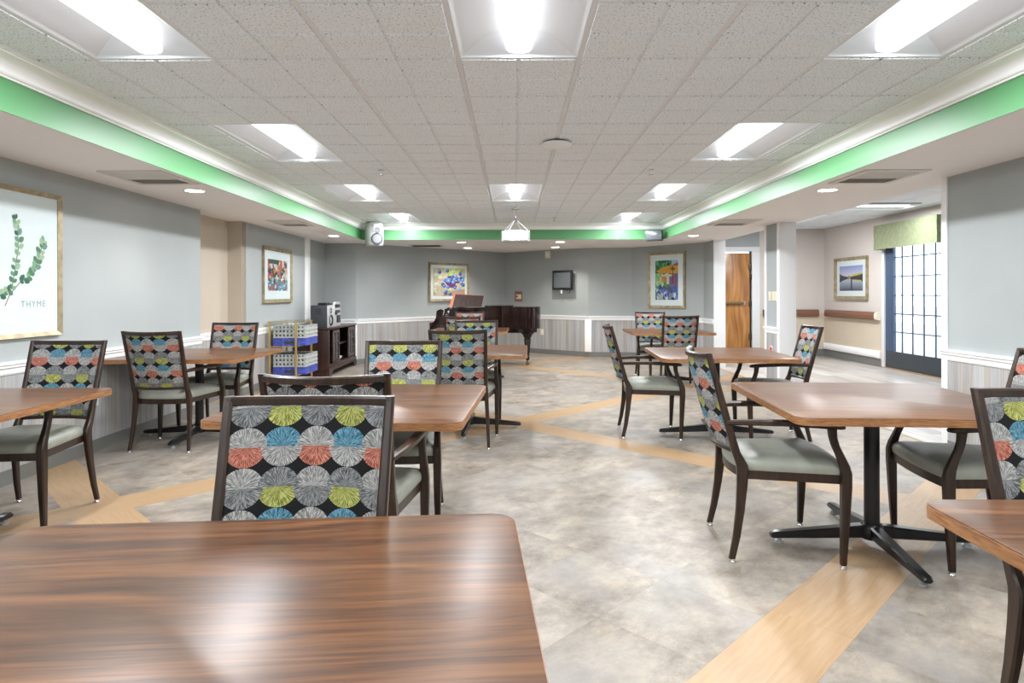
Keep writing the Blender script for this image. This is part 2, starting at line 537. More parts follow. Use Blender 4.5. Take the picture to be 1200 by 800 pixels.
for i in range(-5, 4):
    uc = U0 + i * PITCH
    for j in range(-5, 4):
        wc = W0 + j * PITCH
        # strip of constant w, running along u, including the crossing
        L = (PITCH) / 4
        for k in range(4): plank(uc - HALFW + k * L, uc - HALFW + (k + 1) * L, wc - HALFW, wc + HALFW, 'u')
        L = (PITCH - 2 * HALFW) / 4
        for k in range(4): plank(uc - HALFW, uc + HALFW, wc + HALFW + k * L, wc + HALFW + (k + 1) * L, 'w')

hf = MB().box(3.50, 6.7, 1.5, 13.3, -0.08, 0.0).build('floor_corridor', 'hall_plank', smooth=False)
struct(hf, 'grey-brown wood-plank floor of the corridor', 'floor')
th = MB().box(3.485, 3.515, 5.15, 8.25, -0.004, 0.003).box(3.485, 3.515, 8.72, 10.95, -0.004, 0.003).build('threshold_strip', 'maple', hf, smooth=False)

# ------------------------------------------------------------------ walls
RAIL_PROF = [(0.0, 0.735), (0.012, 0.735), (0.018, 0.748), (0.018, 0.775), (0.030, 0.785), (0.030, 0.800), (0.040, 0.806), (0.040, 0.820), (0.0, 0.822)]
def wall(name, p0, p1, label, z1=TOP, m='wall_grey', thick=0.12, rail=True, low='wainscot_paper', lowtop=0.737, base=0.10):
    """room face runs p0 -> p1 with the room on the left of that direction"""
    p0, p1 = Vector(p0), Vector(p1); d = p1 - p0; L = d.length; a = math.atan2(d.y, d.x)
    w = MB().box(0, L, -thick, 0, 0, z1).build(name, m, smooth=False)
    w.location = (p0.x, p0.y, 0); w.rotation_euler = (0, 0, a)
    struct(w, label, 'wall')
    if low:
        mb = MB().box(0, L, 0, 0.006, base, lowtop)
        pn = mb.build('wainscot', low, w, smooth=False)
        me = pn.data; uv = me.uv_layers.new(name='UVMap')
        off = random.random() * 10
        for lp in me.loops:
            co = me.vertices[lp.vertex_index].co
            uv.data[lp.index].uv = (co.x + off, co.z)
    if base:
        MB().box(0, L, 0, 0.010, 0, base).build('baseboard', 'cove_base', w, smooth=False)
    if rail:
        prof = [(y, z) for y, z in RAIL_PROF]
        MB().loft([[Vector((x, y, z)) for y, z in prof] for x in (0, L)]).build('chair_rail', 'trim_white', w, angle=20)
    return w
# left side (room is to the right of +Y, so run towards -Y)
wall('wall_left', (XL, 6.91), (XL, -3.2), 'long grey left wall with striped wainscot beside the thyme print')
MB().box(-3.58, XL - 0.001, 6.79, 6.91, 0, TOP).build('niche_return', 'wall_grey', bpy.data.objects['wall_left'], smooth=False).matrix_parent_inverse = bpy.data.objects['wall_left'].matrix_basis.inverted()
wall('wall_niche', (-3.58, 7.97), (-3.58, 6.91), 'beige wall strip set back in the left wall niche', m='wall_beige')
wall('wall_niche_end', (-3.40, 7.97), (-3.58, 7.97), 'narrow beige end wall of the left niche', m='wall_beige')
bpy.data.objects['wall_niche_end'].location = (-3.40, 7.97, 0)
wall('wall_left_far', (XL, 11.48), (XL, 7.975), 'far grey part of the left wall behind the media cabinet')
wall('wall_end_left', (-2.84, 11.48), (XL, 11.48), 'short grey end wall beside the media cabinet')
wall('wall_end_diagonal', (-0.18, 14.19), (-2.84, 11.48), 'diagonal grey end wall behind the piano with fruit print')
wall('wall_end_screen', (1.51, 12.80), (-0.18, 14.19), 'diagonal grey end wall carrying the small monitor')
wall('wall_end_middle', (2.36, 12.70), (1.51, 12.80), 'short grey end wall right of the small monitor')
wall('wall_end_print', (3.46, 11.55), (2.36, 12.70), 'diagonal grey end wall carrying the parasol print')
wall('wall_right_far', (XR, 10.95), (XR, 11.55), 'narrow far grey piece of the right wall', thick=0.18)
wall('wall_right_stub', (XR, 8.25), (XR, 8.72), 'short grey wall stub between the corridor openings', thick=0.20)
wall('wall_right', (XR, -3.2), (XR, 5.11), 'grey near right wall with striped wainscot', thick=0.20)
wn = MB().box(-3.6, 3.7, -3.35, -3.2, 0, TOP).build('wall_near', 'wall_grey', smooth=False)
struct(wn, 'grey wall behind the viewer', 'wall')
# white end caps and corner boards
def board(n, x0, x1, y0, y1, z0, z1, m, label, bevel=0.004):
    o = MB().box(x0, x1, y0, y1, z0, z1).build(n, m, bevel=bevel); struct(o, label, 'trim'); return o
board('trim_1', XR - .012, XR + .205, 8.232, 8.25, 0, SZ, 'column_white', 'white end board of the wall stub with switches')
board('trim_2', XR - .012, XR, 8.25, 8.32, 0, SZ, 'trim_white', 'cream near corner strip of the wall stub')
board('trim_3', XR - .012, XR, 8.67, 8.732, 0, SZ, 'trim_white', 'cream far corner strip of the wall stub')
board('trim_4', XR - .012, XR + .19, 10.93, 10.95, 0, SZ, 'column_white', 'white end board of the far right wall beside the wood door')
board('trim_5', XR - .014, XR, 5.055, 5.122, 0, SZ, 'trim_white', 'cream corner strip at the end of the near right wall')
board('trim_6', XL, XL + .03, 10.36, 10.56, 0, SZ, 'trim_white', 'white upright board on the far left wall')
t7 = board('trim_7', -.07, .07, 0, 0.022, 0.10, 0.74, 'trim_white', 'white upright board under the rail below the monitor')
t7.location = (1.51, 12.80, 0); t7.rotation_euler = (0, 0, PI + math.radians(-22))
t8 = board('trim_8', -.035, .035, 0, 0.02, 0.10, 0.74, 'trim_white', 'white corner strip below the rail beside the cabinet')
t8.location = (-2.86, 11.48, 0); t8.rotation_euler = (0, 0, PI + math.radians(20))

# corridor walls
def hall_wall(name, p0, p1, label, holes=None):
    return wall(name, p0, p1, label, m='hall_upper', rail=False, low='hall_lower', lowtop=0.86, base=0.14)
HX = 6.30; HY = 12.88
hall_wall('wall_corridor_end_right', (HX, HY), (4.99, HY), 'beige corridor end wall with short handrail')
w1 = hall_wall('wall_corridor_end_left', (3.70, HY), (3.45, HY), 'beige corridor wall left of the wood door')
# corridor side wall with glazed door opening  Y 9.2 .. 10.78
hall_wall('wall_corridor_side_far', (HX, 10.80), (HX, HY), 'beige corridor side wall with lake print and handrail')
hall_wall('wall_corridor_side_near', (HX, 1.5), (HX, 9.18), 'beige corridor side wall near the glazed door')
wh = MB().box(HX, HX + .12, 9.18, 10.80, 2.18, TOP).build('wall_corridor_lintel', 'hall_upper', smooth=False); struct(wh, 'wall above the glazed corridor door behind the valance', 'wall')
wh = MB().box(3.70, 4.99, HY, HY + .12, 2.12, TOP).build('wall_corridor_door_head', 'wall_grey', smooth=False); struct(wh, 'grey wall above the wood door', 'wall')
wh = MB().box(3.66, 6.5, 1.4, 1.5, 0, TOP).build('wall_corridor_near', 'hall_upper', smooth=False); struct(wh, 'near end wall of the corridor', 'wall')
wh = MB().box(3.46, 3.64, 11.55, 12.9, 0, TOP).build('wall_corridor_partition', 'hall_upper', smooth=False); struct(wh, 'partition between the corridor and the end wall', 'wall')

# ------------------------------------------------------------------ ceilings
ce = MB().box(-3.7, 3.7, -3.4, 14.8, 2.60, 2.68).build('ceiling', 'plenum', smooth=False)
struct(ce, 'suspended ceiling of scored white acoustic tiles in a raised tray', 'ceiling')
P = 0.6096; BX0 = 0.336; BY0 = 3.19
bars_x = [BX0 + k * P for k in range(-5, 5)]
bars_y = [BY0 + k * P for k in range(-11, 14)]
fixtures = []            # (x centre, y0)  2 ft x 4 ft, in grid cells
colx = {'left': BX0 - 3 * P - P / 2, 'centre': BX0 - P / 2, 'right': BX0 + 2 * P + P / 2}
colx['left'] = BX0 - 3.5 * P; colx['right'] = BX0 + 2.5 * P
for yk in (-8, -4, 0, 4, 8, 12):
    y1 = BY0 + yk * P
    for c in ('left', 'right'): fixtures.append((c, colx[c], y1 - P))
for yk in (-8, 0, 8): fixtures.append(('centre', colx['centre'], BY0 + yk * P - P))
def covered(cx, cy):
    return any(abs(cx - fx) < .2 and abs(cy - fy) < .55 for _, fx, fy in fixtures)
tile_meshes = {}
def tile(x0, x1, y0, y1, sx, sy):
    """ceiling tile between the bars with a score line at sx / sy"""
    cx, cy = (x0 + x1) / 2, (y0 + y1) / 2
    key = (round(x1 - x0, 3), round(y1 - y0, 3), round(sx - cx, 3), round(sy - cy, 3))
    if key not in tile_meshes:
        mb = MB(); g = 0.0065; hx, hy = (x1 - x0) / 2, (y1 - y0) / 2
        xs = [(-hx, sx - cx - g), (sx - cx + g, hx)]; ys = [(-hy, sy - cy - g), (sy - cy + g, hy)]
        mb.box(-hx, hx, -hy, hy, 0.008, 0.018)
        for a, b in xs:
            for c, d in ys:
                if b - a > .02 and d - c > .02:
                    e = 0.004
                    mb.loft([[Vector((a, c, 0.008)), Vector((b, c, 0.008)), Vector((b, d, 0.008)), Vector((a, d, 0.008))],
                             [Vector((a + e, c + e, 0)), Vector((b - e, c + e, 0)), Vector((b - e, d - e, 0)), Vector((a + e, d - e, 0))]])
        tile_meshes[key] = mb.mesh('ceiling_tile', 'ceiling_tile', smooth=False)
    link('ceiling_tile', tile_meshes[key], ce, (cx, cy, CZ - 0.004))
BW = 0.012
for i in range(len(bars_x) - 1):
    for j in range(len(bars_y) - 1):
        a, b, c, d = bars_x[i], bars_x[i + 1], bars_y[j], bars_y[j + 1]
        if b < -TX + .02 or a > TX - .02 or d < TY0 or c > TY1 - .02: continue
        if covered((a + b) / 2, (c + d) / 2): continue
        x0, x1 = max(a + BW, -TX + .003), min(b - BW, TX - .003)
        y0, y1 = max(c + BW * .7 + .004, TY0 + .003), min(d - BW * .7 - .004, TY1 - .003)
        if x1 - x0 < .04 or y1 - y0 < .04: continue
        tile(x0, x1, y0, y1, (a + b) / 2, (c + d) / 2)
for x in bars_x:
    if -TX < x < TX:
        MB().box(x - BW, x + BW, TY0, TY1, CZ, CZ + 0.03).build('grid_runner', 'grid_white', ce, smooth=False)
for y in bars_y:
    if TY0 < y < TY1:
        for i in range(len(bars_x) - 1):
            a, b = max(bars_x[i] + BW, -TX), min(bars_x[i + 1] - BW, TX)
            if b - a < .05: continue
            mid = (bars_x[i] + bars_x[i + 1]) / 2
            if any(abs(mid - fx) < .2 and abs(y - fy) < .2 for _, fx, fy in fixtures): continue
            MB().box(a, b, y - BW * .7, y + BW * .7, CZ + 0.0015, CZ + 0.028).build('grid_cross_bar', 'grid_white', ce, smooth=False)

# soffit ring
so = MB()
so.box(-3.62, -TX, TY0, 14.7, SZ, 2.60)
so.box(TX, 3.66, TY0, 14.7, SZ, 2.60)
so.box(-TX, TX, TY1, 14.7, SZ, 2.60)
so = so.build('ceiling_soffit', 'soffit_paint', smooth=False)
struct(so, 'lower off-white soffit ring around the ceiling tray', 'ceiling')
def ring_mesh(prof, name, m, label, cat='trim'):
    """prof: (distance in from tray face, z) closed loop, swept with mitred corners"""
    rings = []
    for (x, y) in ((-1, 0), (-1, 1), (1, 1), (1, 0)):
        rings.append([Vector((x * (TX - d), (TY1 - d) if y else (TY0 + d), z)) for d, z in prof])
    o = MB().loft(rings, close=True).build(name, m, angle=25)
    return struct(o, label, cat)
ring_mesh([(0.0, SZ - 0.001), (0.006, SZ - 0.001), (0.006, CZ - .02), (0.0, CZ - .02)], 'trim_9', 'green_paint', 'green painted band around the ceiling tray')
cr = [(0.006, CZ - .098), (0.020, CZ - .098), (0.024, CZ - .090), (0.034, CZ - .086)]
for k in range(7):
    a = k / 6 * PI / 2
    cr.append((0.040 + 0.085 * (1 - math.cos(a)), CZ - .078 + 0.055 * math.sin(a)))
cr += [(0.132, CZ - .023), (0.132, CZ - .017), (0.150, CZ - .017), (0.160, CZ - .012), (0.160, CZ - .0005), (0.006, CZ - .0005)]
ring_mesh(cr, 'trim_10', 'trim_white', 'white crown moulding around the ceiling tray')

# corridor ceiling
cc = MB().box(3.66, 6.45, 1.45, 13.0, HZ + .02, HZ + .08).build('ceiling_corridor', 'plenum', smooth=False)
struct(cc, 'white acoustic tile ceiling of the corridor', 'ceiling')
hall_lights = [(5.29, 9.45), (5.29, 5.2), (4.85, 10.9)]
cm = {}
for i in range(5):
    for j in range(19):
        x0 = 3.67 + i * P; y0 = 1.5 + j * P
        x1, y1 = min(x0 + P, 6.30), min(y0 + P, 12.88)
        if x1 - x0 < .1 or y1 - y0 < .1: continue
        key = (round(x1 - x0, 3), round(y1 - y0, 3))
        if key not in cm:
            a, b = key[0] / 2 - .008, key[1] / 2 - .008
            cm[key] = MB().box(-a, a, -b, b, 0, 0.015).mesh('ceiling_tile', 'ceiling_tile', smooth=False)
        link('ceiling_tile', cm[key], cc, ((x0 + x1) / 2, (y0 + y1) / 2, HZ))

# ------------------------------------------------------------------ troffer lights
def make_troffer(label, group):
    t = thing('ceiling_light', label, 'ceiling light', group=group)
    hx, hy, H = P / 2 - .013, P - .010, 0.10
    lw = 0.068
    # reflector wings (real thickness)
    for s in (-1, 1):
        sec = [(s * hx, 0.0), (s * (hx - .012), 0.004), (s * (hx - .05), 0.030), (s * .16, 0.078), (s * lw, H), (s * lw, H + .008), (s * .16, 0.088), (s * (hx - .05), .04), (s * hx, 0.012)]
        MB().loft([[Vector((x, y, z)) for x, z in sec] for y in (-hy, hy)]).build('reflector', 'housing_white', t, angle=60)
    for s in (-1, 1):
        y0, y1 = s * hy, s * (hy - .10)
        MB().add([(-hx, y0, .0005), (hx, y0, .0005), (hx - .02, y1, H - .002), (-hx + .02, y1, H - .002), (-hx, y0, .004), (hx, y0, .004), (hx - .02, y0, H + .012), (-hx + .02, y0, H + .012)],
                 [(0, 1, 2, 3), (4, 7, 6, 5), (0, 4, 5, 1), (3, 2, 6, 7), (0, 3, 7, 4), (1, 5, 6, 2)]).build('end_plate', 'housing_white', t, smooth=False)
    sec = [(-lw, H)] + [(-lw * math.copysign(abs(math.cos(k * PI / 12)) ** .6, math.cos(k * PI / 12)), .050 - .036 * math.sin(k * PI / 12) ** .8) for k in range(13)] + [(lw, H)]
    MB().loft([[Vector((x, y, z)) for x, z in sec] for y in (-hy + .02, hy - .02)]).build('lens', 'lens', t, angle=50)
    MB().box(-hx, hx, -hy, hy, H + .012, H + .022).build('housing_back', 'housing_white', t, smooth=False)
    al = bpy.data.lights.new('lamp', 'AREA'); al.shape = 'RECTANGLE'; al.size = 2 * lw * .9; al.size_y = 2 * hy - .06
    al.energy = TROFFER_W; al.color = (0.935, 0.968, 1.0)
    link('lamp', al, t, (0, 0, H - .089))
    return t
names_y = {-8: None, -4: None, 0: 'nearest', 4: 'second', 8: 'third', 12: 'farthest'}
troffer = None
for col, fx, fy in fixtures:
    k = round((fy + P - BY0) / P)
    n = names_y[k]
    if n is None: lb = 'white troffer light in the ceiling tray behind the viewer'
    elif col == 'centre': lb = ('large lit troffer light at the top middle of the picture' if k == 0 else 'lit troffer light in the middle of the ceiling above the pendant')
    else: lb = '%s lit troffer light of the row along the %s side of the tray' % (n, col)
    if troffer is None:
        troffer = make_troffer(lb, 'troffer lights in the tray ceiling'); index_kids(troffer); o = troffer
    else:
        o = copy_tree(troffer)
    o.location = (fx, fy, CZ - .0005); o['label'] = lb
for i, (x, y) in enumerate(hall_lights):
    o = copy_tree(troffer); o.location = (x, y, HZ - .03); o['group'] = 'corridor troffer lights'
    o['label'] = ['lit troffer light in the corridor ceiling above the valance', 'troffer light in the near corridor ceiling hidden behind the right wall', 'lit troffer light in the corridor ceiling near the wood door'][i]
    o.rotation_euler = (0, 0, PI / 2 if i == 0 else 0)

# ------------------------------------------------------------------ downlights
dl_spots = [(-2.81, 5.61, 'recessed downlight in the left soffit beside the near vent'), (2.80, 5.66, 'recessed downlight in the right soffit beside the near vent'),
            (-2.81, 9.96, 'recessed downlight in the left soffit beside the wall speaker'), (2.86, 10.08, 'recessed downlight in the right soffit beside the dark wall speaker'),
            (-.92, 11.29, 'near left one of the four downlights over the piano'), (-.90, 12.65, 'far left one of the four downlights over the piano'),
            (.83, 11.24, 'near right one of the four downlights over the piano'), (.83, 12.5, 'far right one of the four downlights, above the monitor'),
            (-2.81, 1.3, 'recessed downlight in the left soffit outside the view'), (2.80, 1.3, 'recessed downlight in the right soffit outside the view')]
dl0 = None
for x, y, lb in dl_spots:
    if dl0 is None:
        dl0 = thing('recessed_downlight', lb, 'downlight', group='recessed soffit downlights')
        MB().lathe([(0.078, -.001), (0.095, -.001), (0.095, -.005), (0.088, -.008), (0.078, -.006)], 28).build('trim_ring', 'trim_white', dl0)
        MB().lathe([(0.0, -.003), (0.076, -.003), (0.076, -.0005), (0.0, -.0005)], 28).build('lamp_face', 'downlight', dl0)
        index_kids(dl0); o = dl0
    else: o = copy_tree(dl0)
    o.location = (x, y, SZ); o['label'] = lb
    sp = bpy.data.lights.new('downlight_beam', 'SPOT'); sp.energy = SPOT_W if y > 10.5 else SPOT_SIDE_W; sp.spot_size = math.radians(125); sp.spot_blend = 0.7
    sp.color = (1, .95, .87); sp.shadow_soft_size = 0.06
    so_ = link('downlight_beam', sp, o, (0, 0, -0.012))

# ------------------------------------------------------------------ vents
def vent(x0, x1, y0, y1, label, dark=False):
    cx, cy = (x0 + x1) / 2, (y0 + y1) / 2; hx, hy = (x1 - x0) / 2, (y1 - y0) / 2
    t = thing('ceiling_vent', label, 'vent', (cx, cy, SZ), group='soffit air vents')
    w = 0.05
    mb = MB()
    for a in ((-hx, hx, -hy, -hy + w), (-hx, hx, hy - w, hy), (-hx, -hx + w, -hy + w, hy - w), (hx - w, hx, -hy + w, hy - w)):
        mb.box(a[0], a[1], a[2], a[3], -0.010, 0)
    mb.build('frame', 'vent_paint', t, smooth=False)
    MB().box(-hx + w, hx - w, -hy + w, hy - w, -0.0015, 0).build('dark_throat', 'vent_dark', t, smooth=False)
    n = max(4, int((2 * hy - 2 * w) / 0.042))
    for k in range(n):
        y = -hy + w + (k + .5) * (2 * hy - 2 * w) / n
        s = -1 if k < n / 2 else 1
        M = Matrix.Translation((0, y, -0.007)) @ Matrix.Rotation(s * 0.55, 4, 'X')
        MB().box(-hx + w, hx - w, -.014, .014, -.001, .001, M).build('louver', 'vent_paint' if not dark else 'vent_dark', t, smooth=False)
    for k in range(1, 6):
        x = -hx + w + k * (2 * hx - 2 * w) / 6
        MB().box(x - .002, x + .002, -hy + w, hy - w, -.006, -.002).build('cross_vane', 'vent_paint', t, smooth=False)
vent(-3.08, -2.60, 4.70, 5.27, 'square air vent in the left soffit nearest the thyme print')
vent(2.63, 3.12, 4.73, 5.31, 'square air vent in the right soffit above the corridor opening')
vent(-3.06, -2.66, 7.85, 8.50, 'pale air vent in the left soffit before the street print')
vent(2.63, 3.10, 7.88, 8.58, 'air vent in the right soffit above the wall stub')
vent(-1.95, -1.33, 11.80, 12.25, 'dark air vent in the far soffit above the fruit print', True)

# ------------------------------------------------------------------ wood door in the corridor
d1 = thing('door_1', 'orange-brown wood veneer door with push bar behind the opening', 'door', (0, 0, 0)); d1['kind'] = 'structure'
MB().box(3.86, 4.79, HY + .01, HY + .055, .01, 2.085).build('door_leaf', 'door_wood', d1, bevel=.003)
fr = MB()
fr.box(4.83, 4.99, HY - .02, HY + .12, 0, 2.12).box(3.70, 3.83, HY - .02, HY + .12, 0, 2.12).box(3.70, 4.99, HY - .02, HY + .12, 2.12, 2.21)
fr.build('door_frame', 'column_white', d1, bevel=.004)
MB().box(4.795, 4.83, HY + .03, HY + .06, 0, 2.12).build('door_gap', 'plastic_black', d1, smooth=False)
pb = MB().box(3.9, 4.66, HY - .055, HY - .015, 1.045, 1.10).build('push_bar', 'bronze', d1, bevel=.008)
MB().box(4.62, 4.68, HY - .05, HY + .012, 1.04, 1.105).build('bar_end', 'steel_grey', pb, bevel=.005)
for z in (1.74, 1.00, .33):
    MB().box(4.775, 4.845, HY - .012, HY + .012, z, z + .12).build('hinge', 'dark_metal', d1, bevel=.003)
MB().box(4.80, 4.83, HY - .02, HY + .012, 1.55, 1.66).build('closer_arm', 'plastic_black', d1, bevel=.003)

# ------------------------------------------------------------------ glazed corridor door, valance, outside
d2 = thing('door_2', 'glazed corridor door with blue-black grid and dark kick panel', 'door', (0, 0, 0)); d2['kind'] = 'structure'
gx = HX + .03
MB().box(HX - .015, HX + .02, 10.78, 10.86, 0, 2.20).box(HX - .015, HX + .02, 9.12, 9.20, 0, 2.20).build('casing', 'column_white', d2, bevel=.004)
MB().box(gx - .02, gx + .03, 10.56, 10.78, .03, 2.18).build('stile', 'window_blue', d2, bevel=.004)
MB().box(gx - .02, gx + .03, 9.20, 9.28, .03, 2.18).build('stile', 'window_blue', d2, bevel=.004)
MB().box(gx - .021, gx + .031, 9.20, 10.78, .02, .30).build('kick_panel', 'door_dark', d2, bevel=.004)
MB().box(gx - .02, gx + .03, 9.28, 10.56, 2.14, 2.18).build('top_rail', 'window_blue', d2, bevel=.003)
ys = [9.28, 9.53, 9.80, 10.08, 10.35, 10.56]
zs = [.30, .625, .925, 1.23, 1.54, 1.855, 2.14]
for y in ys[1:-1]: MB().box(gx - .006, gx + .012, y - .009, y + .009, .30, 2.14).build('muntin', 'window_blue', d2, smooth=False)
for z in zs[1:-1]: MB().box(gx - .008, gx + .010, 9.28, 10.56, z - .009, z + .009).build('muntin', 'window_blue', d2, smooth=False)
for i in range(5):
    for j in range(6):
        MB().box(gx + .001, gx + .004, ys[i] + .009, ys[i + 1] - .009, zs[j] + .009, zs[j + 1] - .009).build('pane', 'clear_glass', d2, smooth=False)
MB().box(HX - .02, HX + .12, 9.12, 10.86, 0, .018).build('sill', 'maple', d2, smooth=False)
va = thing('window_valance', 'sage green fabric valance above the glazed corridor door', 'valance', (0, 0, 0))
prof = [(0, 2.41), (-.15, 2.41), (-.155, 2.30), (-.15, 2.15), (-.155, 2.0), (-.145, 2.0), (-.14, 2.15), (-.14, 2.395), (0, 2.395)]
MB().loft([[Vector((HX - .002 + x, y, z)) for x, z in prof] for y in (9.22, 9.6, 10.2, 10.84)]).build('front_fabric', 'valance_green', va, angle=30)
for y in (9.22, 10.828): MB().box(HX - .148, HX - .002, y, y + .012, 2.0, 2.40).build('side_return', 'valance_green', va, smooth=False)
gnd = MB().box(HX + .12, 16, 2, 30, -.12, -.02).build('ground_outside', 'concrete', smooth=False); struct(gnd, 'pale paved ground outside the glazed door', 'ground')
fe = thing('white_fence', 'pale low fence seen through the glazed door', 'fence', (0, 0, 0))
for z0, z1 in ((.15, .60), (.75, .98)): MB().box(8.6, 8.66, 7, 20, z0, z1).build('fence_board', 'fence_white', fe, smooth=False)
for y in (8, 10, 12, 14, 16, 18): MB().box(8.66, 8.76, y, y + .1, -.02, 1.05).build('fence_post', 'fence_white', fe, smooth=False)

# handrails, bumper
def rail_y(y0, y1, label):
    t = thing('wall_handrail', label, 'handrail')
    sec = [(0, .80), (-.03, .80), (-.075, .815), (-.085, .86), (-.075, .92), (-.05, .94), (0, .94)]
    MB().loft([[Vector((HX - .001 + x, y, z)) for x, z in sec] for y in (y0 + .07, y1)]).build('rail', 'rail_brown', t, angle=50)
    MB().loft([[Vector((HX - .001 + x * .98, y, z)) for x, z in sec] for y in (y0, y0 + .02, y0 + .068)]).build('end_cap', 'plastic_ivory', t, angle=50)
rail_y(10.90, 12.72, 'long brown handrail under the lake print')
t = thing('wall_handrail', 'short brown handrail on the corridor end wall', 'handrail')
sec = [(0, .80), (-.03, .80), (-.075, .815), (-.085, .86), (-.075, .92), (-.05, .94), (0, .94)]
MB().loft([[Vector((x, HY - .001 + y, z)) for y, z in sec] for x in (5.05, 6.08)]).build('rail', 'rail_brown', t, angle=50)
MB().loft([[Vector((x, HY - .001 + y * .98, z)) for y, z in sec] for x in (6.082, 6.16)]).build('end_cap', 'rail_brown', t, angle=50)
t = thing('bumper_rail', 'white wall bumper rail above the corridor baseboard', 'bumper')
MB().loft([[Vector((HX - .001 + x, y, z)) for x, z in ((0, .15), (-.03, .15), (-.04, .17), (-.04, .25), (-.03, .27), (0, .27))] for y in (10.96, 12.84)]).build('rail', 'trim_white', t, angle=50)
MB().box(HX - .042, HX - .001, 10.90, 10.958, .145, .275).build('end_cap', 'plastic_white', t, bevel=.006)

# ------------------------------------------------------------------ framed pictures
def framed(name, label, pos, rotz, w, h, fw, mw, fmat, paint, depth=.035, seed=1, glass=True):
    """local frame: x along the wall, z up, +y out of the wall; pos = centre of the back on the wall"""
    t = thing(name, label, 'picture', pos, rotz)
    for nm, a in (('frame_side', (-w / 2, -w / 2 + fw, -h / 2, h / 2, 0)), ('frame_side', (w / 2 - fw, w / 2, -h / 2, h / 2, 0)), ('frame_rail', (-w / 2, w / 2, -h / 2, -h / 2 + fw, 1)), ('frame_rail', (-w / 2, w / 2, h / 2 - fw, h / 2, 1))):
        x0, x1, z0, z1, hor = a
        # mitred moulding, proud at the outer edge
        mb = MB()
        if hor:
            top = z1 > 0
            zo, zi = (z1, z0) if top else (z0, z1)
            mb.add([(x0, 0, zo), (x1, 0, zo), (x1 - fw, 0, zi), (x0 + fw, 0, zi), (x0, depth, zo), (x1, depth, zo), (x1 - fw, depth * .55, zi), (x0 + fw, depth * .55, zi)],
                   [(0, 1, 2, 3), (4, 7, 6, 5), (0, 4, 5, 1), (3, 2, 6, 7), (0, 3, 7, 4), (1, 5, 6, 2)])
        else:
            left = x0 < 0
            xo, xi = (x0, x1) if left else (x1, x0)
            mb.add([(xo, 0, z0), (xo, 0, z1), (xi, 0, z1 - fw), (xi, 0, z0 + fw), (xo, depth, z0), (xo, depth, z1), (xi, depth * .55, z1 - fw), (xi, depth * .55, z0 + fw)],
                   [(0, 1, 2, 3), (4, 7, 6, 5), (0, 4, 5, 1), (3, 2, 6, 7), (0, 3, 7, 4), (1, 5, 6, 2)])
        mb.build(nm, fmat, t, smooth=False)
    MB().box(-w / 2 + fw, w / 2 - fw, .002, depth * .35, -h / 2 + fw, h / 2 - fw).build('mat_board', 'mat_board', t, smooth=False)
    iw, ih = w - 2 * fw - 2 * mw, h - 2 * fw - 2 * mw
    if paint:
        polys = paint(random.Random(seed))
        vs, fs, cs = [], [], []
        for k, (pts, c) in enumerate(polys):
            n = len(vs); y = depth * .35 + .0006 + k * .000012
            for (u, v) in pts:
                u = min(1, max(0, u)); v = min(1, max(0, v))
                vs.append((-(u - .5) * iw, y, (v - .5) * ih))
            fs.append(tuple(range(n, n + len(pts)))); cs.append(c)
        me = bpy.data.meshes.new('print'); me.from_pydata(vs, [], fs)
        ca = me.color_attributes.new('Col', 'FLOAT_COLOR', 'CORNER')
        for p in me.polygons:
            for li in p.loop_indices: ca.data[li].color = (*cs[p.index], 1)
        me.materials.append(MATS['art_print']); link('print', me, t)
    if glass:
        MB().box(-w / 2 + fw * .9, w / 2 - fw * .9, depth * .35 + .004, depth * .35 + .006, -h / 2 + fw * .9, h / 2 - fw * .9).build('glass', 'clear_glass', t, smooth=False)
    return t
def rect(x0, y0, x1, y1): return [(x0, y0), (x1, y0), (x1, y1), (x0, y1)]
def circ(cx, cy, rx, ry=None, n=12):
    ry = ry or rx
    return [(cx + rx * math.cos(2 * PI * k / n), cy + ry * math.sin(2 * PI * k / n)) for k in range(n)]
def dabs(R, out, n, x0, y0, x1, y1, pal, s0, s1, asp=1.0):
    for _ in range(n):
        x, y = R.uniform(x0, x1), R.uniform(y0, y1); s = R.uniform(s0, s1)
        c = R.choice(pal); k = R.uniform(.8, 1.2)
        q_ = [(x + s * math.cos(a + R.uniform(-.3, .3)), y + s * asp * math.sin(a + R.uniform(-.3, .3))) for a in (0, 1.05, 2.1, 3.14, 4.2, 5.2)]
        out.append((q_, tuple(min(1, v * k) for v in c)))
RED, ORG, CREAM, DRK, TEAL = (.62, .10, .06), (.75, .25, .08), (.72, .62, .48), (.05, .06, .06), (.08, .28, .32)
def street(R):
    o = [(rect(0, 0, 1, 1), (.45, .40, .36))]
    x = 0
    pal = [RED, (.70, .62, .55), (.55, .18, .10), DRK, CREAM, ORG, (.35, .33, .34), RED, (.75, .70, .66), (.6, .22, .16), (.62, .58, .52)]
    for c in pal:
        w = R.uniform(.07, .12); o.append((rect(x, .35, x + w + .02, 1), c)); x += w
    dabs(R, o, 60, 0, .4, 1, 1, [RED, CREAM, DRK, (.7, .68, .66), ORG, (.05, .10, .07)], .02, .07, 1.6)
    o.append((rect(.05, .86, .55, 1), (.04, .09, .06)))
    o.append((rect(0, 0, 1, .36), (.12, .26, .30)))
    dabs(R, o, 90, 0, 0, 1, .38, [TEAL, (.25, .45, .5), (.05, .12, .16), (.7, .72, .75), (.2, .3, .5), RED], .02, .06)
    dabs(R, o, 25, .1, .3, .9, .6, [(.05, .05, .25), (.7, .7, .72), RED, (.1, .35, .12), DRK], .02, .05, 1.5)
    return o
